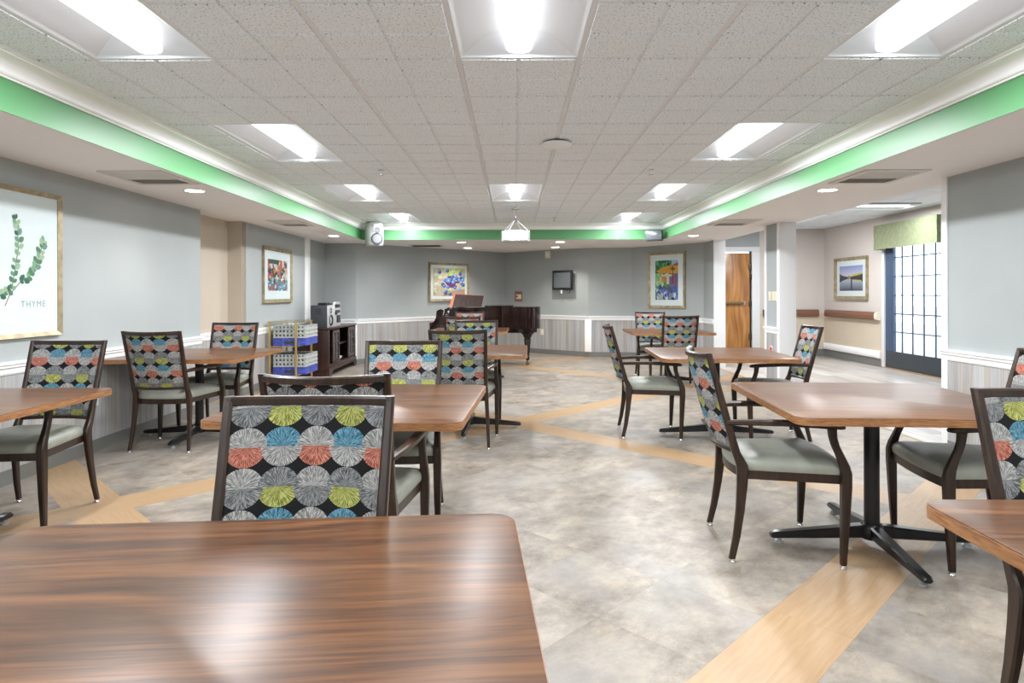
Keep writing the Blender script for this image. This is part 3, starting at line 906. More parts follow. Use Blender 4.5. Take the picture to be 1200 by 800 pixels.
def berries(R):
    o = [(rect(0, 0, 1, 1), (.66, .56, .38))]
    dabs(R, o, 120, 0, 0, 1, 1, [(.70, .60, .42), (.60, .50, .32), (.72, .66, .52), (.62, .45, .30)], .03, .09)
    o.append(([(.25, 0), (1, 0), (1, .25), (.6, .2)], (.58, .30, .20)))
    dabs(R, o, 25, .45, .85, 1, 1, [(.35, .50, .06), (.55, .62, .2), (.68, .5, .3)], .03, .07)
    o.append(([(.35, .5), (.85, .55), (.72, .3), (.5, .3)], (.16, .03, .14)))
    bl = [(.04, .08, .35), (.08, .16, .48), (.16, .28, .58), (.03, .05, .22)]
    for x, y in [(.42, .62), (.5, .7), (.55, .58), (.6, .68), (.66, .6), (.7, .72), (.48, .54), (.58, .76), (.76, .62), (.36, .56), (.82, .58), (.88, .66), (.93, .58), (.9, .45), (.85, .8), (.95, .4), (.3, .42), (.34, .36), (.46, .32), (.68, .3), (.8, .22), (.38, .1), (.42, .16), (.52, .08), (.2, .85), (.44, .9), (.95, .7), (.62, .5)]:
        c = R.choice(bl); o.append((circ(x, y, .055, .065), c)); o.append((circ(x - .012, y + .018, .022, .026), tuple(min(1, v * 2.2 + .1) for v in c)))
    o.append((circ(.48, .15, .05, .06), (.25, .55, .05)))
    o.append((circ(.74, .42, .05, .05), (.72, .55, .42)))
    dabs(R, o, 8, .44, .74, .6, .84, [(.45, .62, .12)], .03, .05)
    return o
def parasol(R):
    o = [(rect(0, 0, 1, 1), (.12, .26, .10))]
    dabs(R, o, 60, 0, .62, .72, 1, [(.03, .14, .06), (.06, .30, .12), (.02, .08, .04), (.12, .42, .2)], .04, .1, .7)
    o.append((rect(.72, .88, 1, 1), (.35, .60, .80)))
    o.append(([(.75, .88), (1, .95), (1, .8), (.7, .82)], (.50, .07, .05)))
    dabs(R, o, 50, 0, .2, .4, .65, [(.2, .45, .12), (.35, .55, .2), (.08, .3, .1), (.55, .62, .4)], .03, .08)
    o.append((rect(.62, .3, 1, .66), (.16, .12, .28))); o.append((rect(.74, .35, .86, .66), (.45, .08, .10)))
    o.append(([(.26, .6), (.5, .68), (.82, .62), (.62, .58), (.62, .4), (.5, .4), (.5, .58)], (.74, .58, .36)))
    o.append((rect(.28, .45, .44, .60), (.78, .22, .08)))
    o.append(([(.04, .72), (.3, .82), (.7, .88), (1, .86), (1, .68), (.8, .66), (.5, .69), (.25, .67)], (.78, .36, .03)))
    for x in (.2, .42, .62): o.append(([(x, .675), (x + .02, .675), (.80, .86), (.78, .86)], (.35, .14, .02)))
    o.append(([(.76, .4), (.79, .4), (.80, .85), (.77, .85)], (.05, .04, .06)))
    o.append((circ(.78, .78, .10, .03), (.12, .06, .05)))
    dabs(R, o, 90, .05, 0, 1, .33, [(.04, .06, .30), (.10, .14, .5), (.02, .03, .12), (.6, .62, .72), (.35, .3, .42), (.1, .1, .12)], .02, .07, 1.1)
    dabs(R, o, 16, .1, 0, .35, .14, [(.45, .45, .42), (.6, .58, .5)], .03, .07)
    return o
def lake(R):
    o = []
    n = 14
    for k in range(n):
        f = k / (n - 1)
        o.append((rect(0, .62 + .38 * k / n, 1, .62 + .38 * (k + 1) / n + .002), (.60 - .30 * f, .55 - .22 * f, .66 - .06 * f)))
        o.append((rect(0, .45 * (1 - (k + 1) / n), 1, .45 * (1 - k / n) + .002), (.45 - .40 * f, .47 - .42 * f, .55 - .46 * f)))
    o.append((rect(0, .44, 1, .63), (.62, .58, .60)))
    o.append(([(0, .70), (.14, .62), (.35, .56), (.5, .54), (.5, .48), (.3, .46), (.12, .40), (0, .33)], (.02, .022, .025)))
    o.append(([(.5, .58), (.66, .66), (.85, .69), (1, .69), (1, .56), (.5, .53)], (.60, .50, .04)))
    o.append(([(.5, .56), (.75, .60), (1, .66), (1, .34), (.75, .42), (.5, .46)], (.03, .022, .03)))
    o.append(([(.5, .45), (.8, .38), (.95, .35), (.95, .41), (.7, .44)], (.55, .46, .05)))
    o.append(([(.34, .57), (.42, .62), (.5, .57), (.46, .45), (.4, .45)], (.35, .24, .08)))
    o.append((rect(.50, 0, .56, .52), (.015, .015, .02)))
    return o
framed('framed_print', 'gold-framed street scene print on the far left wall', (XL + .001, 9.15, 1.545), -PI / 2, 1.10, .78, .05, .12, 'gold_frame', street, seed=3)
dd = Vector((-2.66, -2.71)).normalized()
framed('framed_print', 'gold-framed blueberry print behind the piano', (-1.32 + .001, 13.03 - .001, 1.515), math.atan2(dd.y, dd.x), 1.05, .78, .045, .06, 'gold_frame', berries, seed=5)
dd = Vector((2.36 - 3.46, 12.70 - 11.55)).normalized()
framed('framed_print', 'tall gold-framed print of an orange parasol', (2.36 + 1.1 * .515 - .001, 12.70 - 1.15 * .515 - .001, 1.525), math.atan2(dd.y, dd.x), .82, 1.07, .05, .11, 'gold_frame', parasol, seed=8)
framed('framed_print', 'framed dusk lake photograph above the corridor handrail', (HX - .001, 11.83, 1.545), PI / 2, 1.13, .785, .06, .10, 'gold_frame', lake, seed=2, depth=.05)

# the thyme print
PW, PH = .86, 1.03
tp = framed('framed_print', 'large gold-framed watercolour of thyme sprigs on the left wall', (XL + .001, 4.755 - PW / 2, 1.492), -PI / 2, PW, PH, .03, .06, 'gold_frame', None, depth=.03)
# in this frame local x runs towards -Y (left in the picture), so picture right = -x
yk = .03 * .35 + .001
MB().box(-.355, .355, yk, yk + .0004, -.42, .44).build('inner_mat', 'paper', tp, smooth=False)
def px_pt(px, py):            # photograph pixel on the wall plane -> local print coordinates (x, z)
    Y = F * 3.385 / (601.5 - px); z = HC - (py - 345.3) * Y / F
    return ((4.755 - PW / 2) - Y, z - 1.492)
R = random.Random(11)
stem_polys, leaf_polys = [], []
def seg(mb, a, b, w, y):
    a, b = Vector(a), Vector(b); d = (b - a).normalized(); n = Vector((-d.y, d.x)) * w
    pts = [a + n, b + n, b - n, a - n]
    mb.loft([[Vector((p.x, y, p.y)) for p in pts], [Vector((p.x, y + .0004, p.y)) for p in pts]])
ym = yk + .0008
stems = [[(-38, 362), (-20, 352), (0, 345), (14, 338), (18, 315), (22, 290), (21, 268), (17, 250)], [(6, 358), (12, 344), (24, 330), (36, 322), (44, 308), (49, 290), (52, 280)], [(-60, 330), (-45, 325), (-30, 318), (-16, 300)]]
for st in stems:
    mb = MB(); pts = [px_pt(*p) for p in st]
    for a, b in zip(pts[:-1], pts[1:]): seg(mb, a, b, .0035, ym)
    mb.build('painted_stem', 'thyme_brown', tp, smooth=False)
mats_leaf = []
for i, c in enumerate([(.10, .24, .12), (.26, .42, .24), (.16, .33, .22), (.42, .52, .32), (.05, .14, .09)]):
    mats_leaf.append(mat('leaf_%d' % i, c, .8).name)
for st in stems:
    pts = [px_pt(*p) for p in st]
    for k in range(2, len(pts) - 1):
        a, b = Vector(pts[k]), Vector(pts[k + 1])
        for s_ in range(3):
            base = a + (b - a) * (s_ / 3)
            d = (b - a).normalized()
            for side in (-1, 1):
                ang = math.atan2(d.y, d.x) + side * R.uniform(.5, 1.1); L = R.uniform(.034, .062); w = L * .34
                e = Vector((math.cos(ang), math.sin(ang))); n = Vector((-e.y, e.x))
                pp = [base, base + e * L * .35 + n * w, base + e * L * .75 + n * w * .8, base + e * L, base + e * L * .75 - n * w * .8, base + e * L * .35 - n * w]
                y = ym + .0005 + R.random() * .0006
                MB().loft([[Vector((p.x, y, p.y)) for p in pp], [Vector((p.x, y + .0002, p.y)) for p in pp]]).build('painted_leaf', R.choice(mats_leaf), tp, smooth=False)
# lettering THYME
cu = bpy.data.curves.new('lettering', 'FONT'); cu.body = 'THYME'; cu.size = .062; cu.extrude = .0002; cu.space_character = 1.25; cu.align_x = 'CENTER'
lo = bpy.data.objects.new('lettering', cu); COL.objects.link(lo)
lx, lz = px_pt(39.5, 359)
bpy.context.view_layer.update()
dg = bpy.context.evaluated_depsgraph_get()
lm = bpy.data.meshes.new_from_object(lo.evaluated_get(dg)); bpy.data.objects.remove(lo, do_unlink=True)
lm.materials.clear(); lm.materials.append(MATS['letter_grey'])
le = link('lettering', lm, tp, (lx, yk + .0012, lz)); le.rotation_euler = (PI / 2, 0, PI)

# ------------------------------------------------------------------ wall fittings
def plate(name, label, cat, pos, rotz, w, h, d, m, extra=None):
    t = thing(name, label, cat, pos, rotz)
    MB().box(-w / 2, w / 2, .0, d, -h / 2, h / 2).build('plate', m, t, bevel=min(.004, d * .4))
    if extra: extra(t, d)
    return t
def outlet_bits(t, d):
    for z in (-.022, .022): MB().box(-.016, .016, d, d + .003, z - .014, z + .014).build('socket', 'plastic_ivory', t, bevel=.002)
plate('wall_outlet', 'white outlet plate on the left wall wainscot', 'outlet', (XL + .0065, 5.15, .43), -PI / 2, .075, .115, .008, 'plastic_white', outlet_bits)
scr_a = math.atan2(1.39, -1.69)
def on_screen_wall(t_, z): return (-.18 + 1.69 * t_, 14.19 - 1.39 * t_, z)
NS = Vector((-1.39, -1.69)).normalized() * .0065
p = on_screen_wall(.472, .46)
plate('wall_outlet', 'ivory outlet plate on the wainscot right of the piano leg', 'outlet', (p[0] + NS.x, p[1] + NS.y, p[2]), scr_a, .08, .12, .008, 'plastic_ivory', outlet_bits)
p = on_screen_wall(.549, 2.10)
plate('wall_sensor', 'small cream sensor box high on the screen wall', 'sensor', (p[0] + NS.x * .1, p[1] + NS.y * .1, p[2]), scr_a, .12, .15, .05, 'plastic_ivory', lambda t, d: MB().box(-.035, .035, d, d + .006, -.045, .045).build('cover', 'plastic_white', t, bevel=.003))
p = on_screen_wall(.178, 1.215)
def pull(t, d):
    MB().box(-.09, .045, d, d + .02, -.055, .045).build('call_panel', 'plastic_ivory', t, bevel=.004)
    MB().box(.0, .035, d + .02, d + .026, -.02, .02).build('button', 'plastic_black', t, bevel=.003)
plate('call_station', 'brown-backed call station above the piano', 'wall panel', (p[0] + NS.x * .1, p[1] + NS.y * .1, p[2]), scr_a, .20, .22, .02, 'key_brown', pull)
for k, y in enumerate((8.36, 8.45, 8.56)):
    plate('light_switch', ['cream light switch nearest the white end board', 'middle cream light switch on the wall stub', 'cream light switch farthest along the wall stub'][k], 'switch', (XR - .001, y, 1.23), PI / 2, .075, .125, .008, 'plastic_ivory',
          lambda t, d: MB().box(-.016, .016, d, d + .006, -.032, .032).build('rocker', 'plastic_ivory', t, bevel=.002))
t = plate('call_button', 'round red call button low on the wall stub', 'button', (XR - .0065, 8.50, .53), PI / 2, .07, .07, .006, 'plastic_white')
MB().lathe([(0, 0), (.028, 0), (.028, .012), (.02, .02), (0, .024)], 20, Matrix.Rotation(-PI / 2, 4, 'X')).build('button_cap', 'red_plastic', t)

# monitor on the wall
p = on_screen_wall(.749, 1.55)
mo = thing('wall_monitor', 'small black monitor mounted on the diagonal end wall', 'monitor', (p[0], p[1], p[2]), scr_a)
MB().box(-.27, .20, .001, .012, -.36, .17).build('wall_plate', 'wall_grey', mo, bevel=.003)
MB().box(-.05, .05, .012, .09, -.05, .05).build('bracket', 'dark_metal', mo, bevel=.004)
MB().box(-.245, .245, .09, .135, -.20, .20).build('case', 'plastic_black', mo, bevel=.008)
MB().box(-.205, .205, .135, .137, -.155, .155).build('screen_face', 'screen', mo, smooth=False)
MB().tube([(-.16, .1, -.19), (-.17, .1, -.26), (-.11, .1, -.27), (-.10, .1, -.20)], .006, 6).build('cable', 'plastic_black', mo)
MB().box(.01, .05, .09, .12, -.27, -.20).build('control_pod', 'plastic_white', mo, bevel=.004)

# loudspeakers
sp = thing('wall_speaker', 'grey two-cone loudspeaker at the left corner of the tray', 'speaker', (-2.27, 10.42, 2.255), math.radians(22))
poly = [(-.14, .12), (-.15, .02), (-.12, -.10), (-.07, -.13), (.07, -.13), (.12, -.10), (.15, .02), (.14, .12)]
mb = MB(); rings = []
for z, k in ((-.19, .86), (-.16, .97), (-.05, 1.0), (.08, 1.0), (.16, .96), (.185, .86)):
    rings.append([Vector((x * k, y * k, z)) for x, y in poly])
mb.loft(rings).build('cabinet', 'speaker_grey', sp, angle=50)
Mx = Matrix.Rotation(PI / 2, 4, 'X')
c = MB().lathe([(.0, .12), (.06, .12), (.085, .145), (.095, .14), (.095, .10), (0, .10)], 24, Matrix.Translation((.015, 0, -.085)) @ Mx).build('woofer', 'charcoal', sp)
MB().lathe([(.0, .147), (.05, .15), (.074, .146), (.074, .12), (0, .12)], 24, Matrix.Translation((.015, 0, -.085)) @ Mx).build('cone', 'speaker_cone', c)
c = MB().box(-.05, .085, -.155, -.10, .02, .155).build('horn', 'silver', sp, bevel=.015)
MB().lathe([(.0, .155), (.025, .16), (.046, .165), (.046, .12), (0, .12)], 24, Matrix.Translation((.018, 0, .065)) @ Mx).build('tweeter', 'speaker_cone', c)
MB().box(-.02, .02, .10, .33, -.03, .03).build('wall_bracket', 'dark_metal', sp, bevel=.004)
sp = thing('wall_speaker', 'dark box loudspeaker at the right corner of the tray', 'speaker', (2.34, 10.55, 2.23), math.radians(-20))
MB().box(-.14, .14, -.085, .085, -.083, .083).build('cabinet', 'charcoal', sp, bevel=.008)
MB().box(-.125, .125, -.095, -.085, -.07, .07).build('grille', 'screen', sp, bevel=.003)
MB().box(-.02, .02, .085, .2, -.02, .02).build('wall_bracket', 'dark_metal', sp, bevel=.003)

# wireless access point, sprinklers
ap = thing('ceiling_access_point', 'round white wireless puck under the ceiling tiles', 'access point', (.34, 4.93, CZ - .004))
MB().lathe([(0, -.010), (.085, -.010), (.085, 0), (0, 0)], 28).build('mount', 'plastic_black', ap)
MB().lathe([(0, -.040), (.07, -.039), (.105, -.034), (.115, -.024), (.112, -.014), (.095, -.010), (0, -.010)], 32).build('cover', 'plastic_white', ap)
for x, y, lb in ((-1.25, 6.04, 'ceiling sprinkler head left of the middle troffer'), (1.31, 6.04, 'ceiling sprinkler head right of the middle troffer'), (.64, 9.85, 'ceiling sprinkler head near the far crown right of the pendant')):
    s_ = thing('sprinkler_head', lb, 'sprinkler', (x, y, CZ - .004), group='ceiling sprinklers')
    MB().lathe([(0, -.004), (.035, -.004), (.035, 0), (0, 0)], 18).build('escutcheon', 'chrome', s_)
    MB().lathe([(.008, -.045), (.009, -.004), (0, -.004), (0, -.045)], 10).build('stem', 'chrome', s_)
    MB().lathe([(0, -.050), (.022, -.050), (.022, -.046), (0, -.046)], 14).build('deflector', 'chrome', s_)

# pendant
pe = thing('pendant_light', 'white drum pendant hung on thin rods from the ceiling', 'pendant light', (.035, 8.72, 0))
MB().lathe([(0, CZ - .028), (.05, CZ - .026), (.062, CZ - .010), (.062, CZ - .004), (0, CZ - .004)], 24).build('canopy', 'chrome', pe)
MB().tube([(0, 0, 2.285), (0, 0, CZ - .02)], .006, 8).build('stem', 'chrome', pe)
MB().lathe([(0, 2.262), (.028, 2.268), (.034, 2.28), (.02, 2.295), (0, 2.30)], 18).build('hub', 'chrome', pe)
for k in range(4):
    a = PI / 4 + .3 + k * PI / 2
    MB().tube([(.02 * math.cos(a), .02 * math.sin(a), 2.28), (.190 * math.cos(a), .190 * math.sin(a), 2.13)], .006, 6).build('suspension_rod', 'plastic_white', pe)
    MB().box(.196, .202, -.006, .006, 1.985, 2.135, Matrix.Rotation(a, 4, 'Z')).build('clip', 'chrome', pe, smooth=False)
MB().lathe([(0, 1.992), (.185, 1.992), (.196, 2.0), (.196, 2.128), (.190, 2.128), (.188, 2.006), (0, 2.0)], 40).build('shade', 'shade_glass', pe)
MB().lathe([(.190, 1.985), (.201, 1.985), (.201, 1.998), (.190, 1.998)], 40).build('shade_ring', 'chrome', pe)

# ------------------------------------------------------------------ tables
TH, TS = 0.74, 0.56           # height, half side
def make_table():
    t = thing('dining_table', 'x', 'table', group='square dining tables')
    poly = round_rect(TS - .001, TS - .001, .060, 6)
    top = MB().prism(poly, TH - .030, TH).build('tabletop', 'walnut', t, bevel=.0015, angle=30)
    outer = round_rect(TS + .001, TS + .001, .062, 6); inner = round_rect(TS - .002, TS - .002, .059, 6)
    MB().loft([[Vector((x, y, z)) for x, y in pl] for pl, z in ((outer, TH - .0025), (outer, TH - .033), (inner, TH - .033), (inner, TH - .0025))], close=True).build('edge_band', 'edge_wood', top, angle=30)
    MB().box(-.20, .20, -.20, .20, TH - .042, TH - .031).build('mounting_plate', 'black_metal', t, bevel=.003)
    MB().lathe([(.0, .06), (.036, .06), (.036, TH - .043), (0, TH - .043)], 24).build('column', 'black_metal', t)
    MB().lathe([(.0, .035), (.055, .035), (.060, .06), (.055, .10), (.040, .115), (0, .115)], 24).build('hub', 'black_metal', t)
    for k in range(4):
        a = k * PI / 2
        M = Matrix.Rotation(a, 4, 'Z')
        rings = []
        for x, hy, z0, z1 in ((.03, .030, .040, .105), (.20, .028, .034, .086), (.42, .024, .026, .062), (.485, .022, .024, .056), (.50, .018, .028, .046)):
            rings.append([M @ Vector((x, b, c)) for b, c in rrect(0, (z0 + z1) / 2, hy, (z1 - z0) / 2, .008)])
        arm = MB().loft(rings).build('base_arm', 'black_metal', t, angle=35)
        Mg = M @ Matrix.Translation((.455, 0, 0))
        MB().lathe([(0, .0), (.020, .0), (.020, .010), (.010, .014), (.010, .026), (0, .026)], 14, Mg).build('glide', 'steel_grey', arm)
    return t
tables = [(-.52, .945, 4, 'large walnut-topped table filling the bottom left foreground'),
          (1.81, 3.215, -4.3, 'square table on the right with its black pedestal foot in full view'),
          (1.585, 1.065, -1, 'table corner cut off by the bottom right edge of the picture'),
          (-.745, 3.19, -3, 'square table directly behind the foreground chair'),
          (-2.83, 3.075, 0, 'table against the left wall cut off by the left edge below the thyme print'),
          (-2.835, 5.74, 0, 'table against the left wall beside the niche with two chairs'),
          (-.43, 6.05, -1.5, 'small-looking table in mid room before the piano, right corner showing'),
          (-.64, 9.50, -1, 'table half hidden behind chairs just before the piano'),
          (2.19, 9.08, -2, 'farthest table on the right below the parasol print'),
          (1.81, 5.69, -4.0, 'table on the right in mid room before the wall stub')]
t0 = make_table(); index_kids(t0)
for i, (x, y, a, lb) in enumerate(tables):
    o = t0 if i == 0 else copy_tree(t0)
    o.location = (x, y, 0); o.rotation_euler = (0, 0, math.radians(a)); o['label'] = lb

# ------------------------------------------------------------------ chairs (front = +Y, origin between the feet)
POST = [(0.0, .240, -.245), (.12, .234, -.222), (.25, .227, -.203), (.36, .221, -.193), (.42, .218, -.190), (.455, .216, -.193), (.485, .216, -.206), (.515, .216, -.220), (.56, .217, -.232), (.70, .219, -.270), (.85, .222, -.311), (.985, .225, -.348)]
PSZ = [(.012, .015), (.013, .017), (.014, .020), (.0155, .024), (.016, .026), (.016, .026), (.0155, .023), (.015, .020), (.0145, .018), (.014, .0165), (.0135, .0155), (.0125, .0145)]
def post_y(z):
    for (z0, x0, y0), (z1, x1, y1) in zip(POST[:-1], POST[1:]):
        if z <= z1: return y0 + (y1 - y0) * (z - z0) / (z1 - z0), x0 + (x1 - x0) * (z - z0) / (z1 - z0)
    return POST[-1][2], POST[-1][1]
def bow(u): return -0.052 * (1 - u * u)
def make_chair():
    t = thing('dining_chair', 'x', 'chair', group='patterned dining armchairs')
    glide = MB().lathe([(0, 0), (.014, 0), (.0155, .006), (.012, .012), (.012, .026), (0, .026)], 12).mesh('glide', 'chrome')
    for s in (-1, 1):
        rings = [vring(s * x, y, z + (.018 if z == 0 else 0), hx, hy) for (z, x, y), (hx, hy) in zip(POST, PSZ)]
        o = MB().loft(rings).build('rear_leg', 'dark_wood', t, angle=40)
        link('glide', glide, o, (s * .2395, -.2425, 0))
        # front leg: straight to the seat, then sweeping back up to the arm
        fl_ = [(.018, .276, .246, .0135, .0135), (.20, .276, .253, .0175, .0185), (.38, .276, .259, .0205, .0225), (.44, .275, .259, .0205, .0225), (.475, .274, .252, .019, .0205), (.52, .273, .234, .0165, .018), (.565, .271, .214, .0155, .017), (.605, .270, .203, .0155, .017), (.642, .269, .200, .0165, .019)]
        o = MB().loft([vring(s * x, y, z, a, b) for z, x, y, a, b in fl_]).build('front_leg', 'dark_wood', t, angle=40)
        link('glide', glide, o, (s * .276, .2455, 0))
        arm = [(-.262, .222, .656, .013, .012), (-.22, .232, .659, .014, .0125), (-.12, .256, .665, .018, .0135), (0.0, .268, .666, .021, .0135), (.12, .270, .661, .022, .0135), (.20, .269, .656, .022, .0135), (.238, .268, .653, .020, .012), (.256, .268, .650, .014, .007)]
        MB().loft([yring(s * x, y, z, hx, hz) for y, x, z, hx, hz in arm]).build('armrest', 'dark_wood', t, angle=40)
    # rails of the back, bowed backwards
    def rail(name, z, hz, hy, n=9):
        rings = []
        y0, x0 = post_y(z)
        for k in range(n):
            u = -1 + 2 * k / (n - 1)
            rings.append(xring(u * x0, y0 + bow(u) , z - .006 * (1 - u * u) * (1 if z > .8 else 0), hy, hz))
        MB().loft(rings).build(name, 'dark_wood', t, angle=40)
    rail('top_rail', .971, .014, .0145)
    rail('bottom_rail', .520, .011, .013)
    # upholstered panel
    nx, nz = 14, 8
    fr_, bk = [], []
    for j in range(nz + 1):
        z = .529 + (.958 - .529) * j / nz
        yz, xz = post_y(z)
        for i in range(nx + 1):
            u = -1 + 2 * i / nx
            x = u * (xz - .011)
            pad = .014 * (1 - abs(u) ** 6) * (1 - abs(2 * j / nz - 1) ** 6)
            fr_.append((x, yz + bow(u) + .006 + pad, z)); bk.append((x, yz + bow(u) - .006 - pad * .7, z))
    fs = []; n = len(fr_); W1 = nx + 1
    for j in range(nz):
        for i in range(nx):
            a = j * W1 + i
            fs.append((a, a + W1, a + W1 + 1, a + 1)); fs.append((n + a, n + a + 1, n + a + W1 + 1, n + a + W1))
    for j in range(nz):
        a, b = j * W1, j * W1 + nx
        fs.append((a, n + a, n + a + W1, a + W1)); fs.append((b, b + W1, n + b + W1, n + b))
    for i in range(nx):
        a, b = i, nz * W1 + i
        fs.append((a, a + 1, n + a + 1, n + a)); fs.append((b, n + b, n + b + 1, b + 1))
    MB().add(fr_ + bk, fs).build('backrest', 'circle_fabric', t, angle=60)
    # seat frame (four rails joined as one apron ring)
    def plan(k, grow=0.0):
        f = .265 - k; b = -.185 + k
        pts = []
        for i in range(9):                       # front edge, slightly bowed
            u = -1 + i / 4
            pts.append((u * (.268 - k), f + .022 * (1 - u * u)))
        for i in range(5):
            u = 1 - i / 4
            pts.append((.268 - k - (1 - u) * .060, b + (f - b) * u))
        for i in range(1, 8):
            u = 1 - i / 4
            pts.append((u * (.208 - k), b - .035 * (1 - u * u)))
        for i in range(5):
            u = i / 4
            pts.append((-(.208 - k) - u * .060, b + (f - b) * u))
        out = []
        for p_ in pts:
            if not out or (abs(p_[0] - out[-1][0]) + abs(p_[1] - out[-1][1])) > .004: out.append(p_)
        if abs(out[0][0] - out[-1][0]) + abs(out[0][1] - out[-1][1]) < .004: out.pop()
        return out
    A, B_ = plan(0.004), plan(.028)
    m_ = min(len(A), len(B_)); A, B_ = A[:m_], B_[:m_]
    MB().loft([[Vector((x, y, z)) for x, y in pl] for pl, z in ((A, .432), (A, .385), (B_, .385), (B_, .432))], close=True).build('seat_frame', 'dark_wood', t, angle=35)
    base = plan(.002); cx_, cy_ = 0, .035
    rings = []
    for k, z in ((.97, .418), (1.0, .430), (1.005, .450), (.985, .468), (.93, .481), (.82, .492), (.62, .501), (.36, .506), (.12, .508)):
        rings.append([Vector((cx_ + (x - cx_) * k, cy_ + (y - cy_) * k, z)) for x, y in base])
    MB().loft(rings).build('seat_cushion', 'vinyl_seat', t, angle=70)
    return t
N_, S_, E_, W_ = 0, 180, -90, 90      # facing +Y, -Y, +X, -X
chairs = [(-.571, 1.435, 180, 0.1, 0.58, 'large patterned chair back right behind the foreground table'),
          (-.68, 2.635, 0, 0.2, 0.877, 'armchair whose curved top rail peeks over the foreground chair'),
          (-.675, 3.585, 180, 0.34, 0.55, 'chair with patterned back facing us across the second table in the middle'),
          (1.296, 3.225, -95, 0.3, 0.55, 'full-view armchair facing right at the right pedestal table'),
          (2.246, 3.10, 83, 0.1, 0.3, 'armchair facing left on the wall side of the right pedestal table'),
          (1.592, 1.54, 178, 0.95, 0.63, 'chair cut by the right edge above the corner table'),
          (-2.80, 3.66, 180, 0.1, 0.43, 'armchair at the left wall table under the thyme print'),
          (-2.85, 5.36, -1, 0.05, 0.45, 'armchair with back to us at the left wall table near the niche'),
          (-2.86, 6.20, 180, 0.1, 0.1, 'chair facing us at the left wall table before the cart'),
          (-.435, 5.45, -2, 0.055, 0.6, 'patterned chair with its back to us on the near side of the mid table'),
          (-.41, 6.62, 179, 0.1, 0.55, 'chair facing us on the far side of the mid table before the piano'),
          (-.66, 8.55, 0, 0.2, 0.1, 'chair with its back to us at the table nearest the piano'),
          (-.71, 10.02, 180, 0.1, 0.1, 'chair facing us closest to the piano side'),
          (2.14, 9.68, 178, 0.15, 0.1, 'farthest chair on the right, facing us below the parasol print'),
          (2.18, 8.60, -1, 0.1, 0.35, 'chair with its back to us at the farthest right table'),
          (1.225, 5.79, -95, 0.8, 0.1, 'armchair seen side-on facing right at the mid right table'),
          (2.285, 5.63, 84, 0.15, 0.28, 'armchair facing left before the white wall stub')]
c0 = make_chair(); index_kids(c0)
for i, (x, y, a, pu, pv, lb) in enumerate(chairs):
    o = c0 if i == 0 else copy_tree(c0)
    o.location = (x, y, 0); o.rotation_euler = (0, 0, math.radians(a)); o['label'] = lb
    for ch in KIDS[o.name]:
        if ch.name.startswith('backrest'): ch.color = (pu, pv, 0, 1)

# ------------------------------------------------------------------ media cabinet
cb = thing('media_cabinet', 'dark cherry media cabinet with two sliding lattice doors', 'cabinet', (0, 0, 0))
cx0, cx1, cy0, cy1, ch_ = -3.37, -2.83, 9.76, 11.40, .755
MB().box(cx0, cx1 + .02, cy0 - .02, cy1 + .02, ch_ - .03, ch_).build('top', 'cabinet_wood', cb, bevel=.005)
MB().box(cx0, cx1, cy0, cy0 + .035, .09, ch_ - .031).build('side_panel', 'cabinet_wood', cb, bevel=.003)
MB().box(cx0, cx1, cy1 - .035, cy1, .09, ch_ - .031).build('side_panel', 'cabinet_wood', cb, bevel=.003)
MB().box(cx0, cx0 + .015, cy0 + .036, cy1 - .036, .19, ch_ - .031).build('back_panel', 'cabinet_wood', cb, smooth=False)
MB().box(cx0, cx1 - .01, cy0 + .036, cy1 - .036, .16, .185).build('bottom_shelf', 'cabinet_wood', cb, smooth=False)
MB().box(cx0 + .016, cx1 - .05, cy0 + .036, cy1 - .036, .45, .47).build('shelf', 'cabinet_wood', cb, smooth=False)
MB().box(cx1 - .03, cx1 + .012, cy0 - .012, cy1 + .012, .115, .165).build('base_rail', 'cabinet_wood', cb, bevel=.006)
poly = [(cy0 - .012, 0), (cy0 + .11, 0), (cy0 + .13, .06), (cy0 + .2, .085), (cy1 - .2, .085), (cy1 - .13, .06), (cy1 - .11, 0), (cy1 + .012, 0), (cy1 + .012, .114), (cy0 - .012, .114)]
MB().loft([[Vector((x, y, z)) for y, z in poly] for x in (cx1 - .02, cx1 + .008)]).build('bracket_foot_rail', 'cabinet_wood', cb, smooth=False)
MB().box(cx0, cx1 - .021, cy0 - .012, cy0 + .02, 0, .089).build('side_foot', 'cabinet_wood', cb, smooth=False)
def lattice_door(y0, y1, x):
    z0, z1 = .20, ch_ - .05
    mb = MB().box(x, x + .02, y0, y0 + .05, z0, z1).box(x, x + .02, y1 - .05, y1, z0, z1).box(x, x + .02, y0 + .05, y1 - .05, z0, z0 + .05).box(x, x + .02, y0 + .05, y1 - .05, z1 - .05, z1)
    dr = mb.build('sliding_door', 'cabinet_wood', cb, smooth=False)
    MB().box(x + .004, x + .016, (y0 + y1) / 2 - .012, (y0 + y1) / 2 + .012, z0 + .05, z1 - .05).build('muntin', 'cabinet_wood', dr, smooth=False)
    for k in (1, 2):
        z = z0 + .05 + k * (z1 - z0 - .1) / 3
        MB().box(x + .0045, x + .0165, y0 + .05, y1 - .05, z - .01, z + .01).build('muntin', 'cabinet_wood', dr, smooth=False)
    MB().box(x + .002, x + .004, y0 + .05, y1 - .05, z0 + .05, z1 - .05).build('pane', 'screen', dr, smooth=False)
    MB().lathe([(0, 0), (.012, 0), (.015, .015), (0, .022)], 12, Matrix.Translation((x + .02, y1 - .025, .45)) @ Matrix.Rotation(PI / 2, 4, 'Y')).build('knob', 'dark_metal', dr)
lattice_door(9.98, 10.36, cx1 - .022)
lattice_door(10.92, 11.33, cx1 - .022)
bx_ = thing('white_dish', 'small white dish on the shelf inside the media cabinet', 'dish', (-2.95, 10.60, .186))
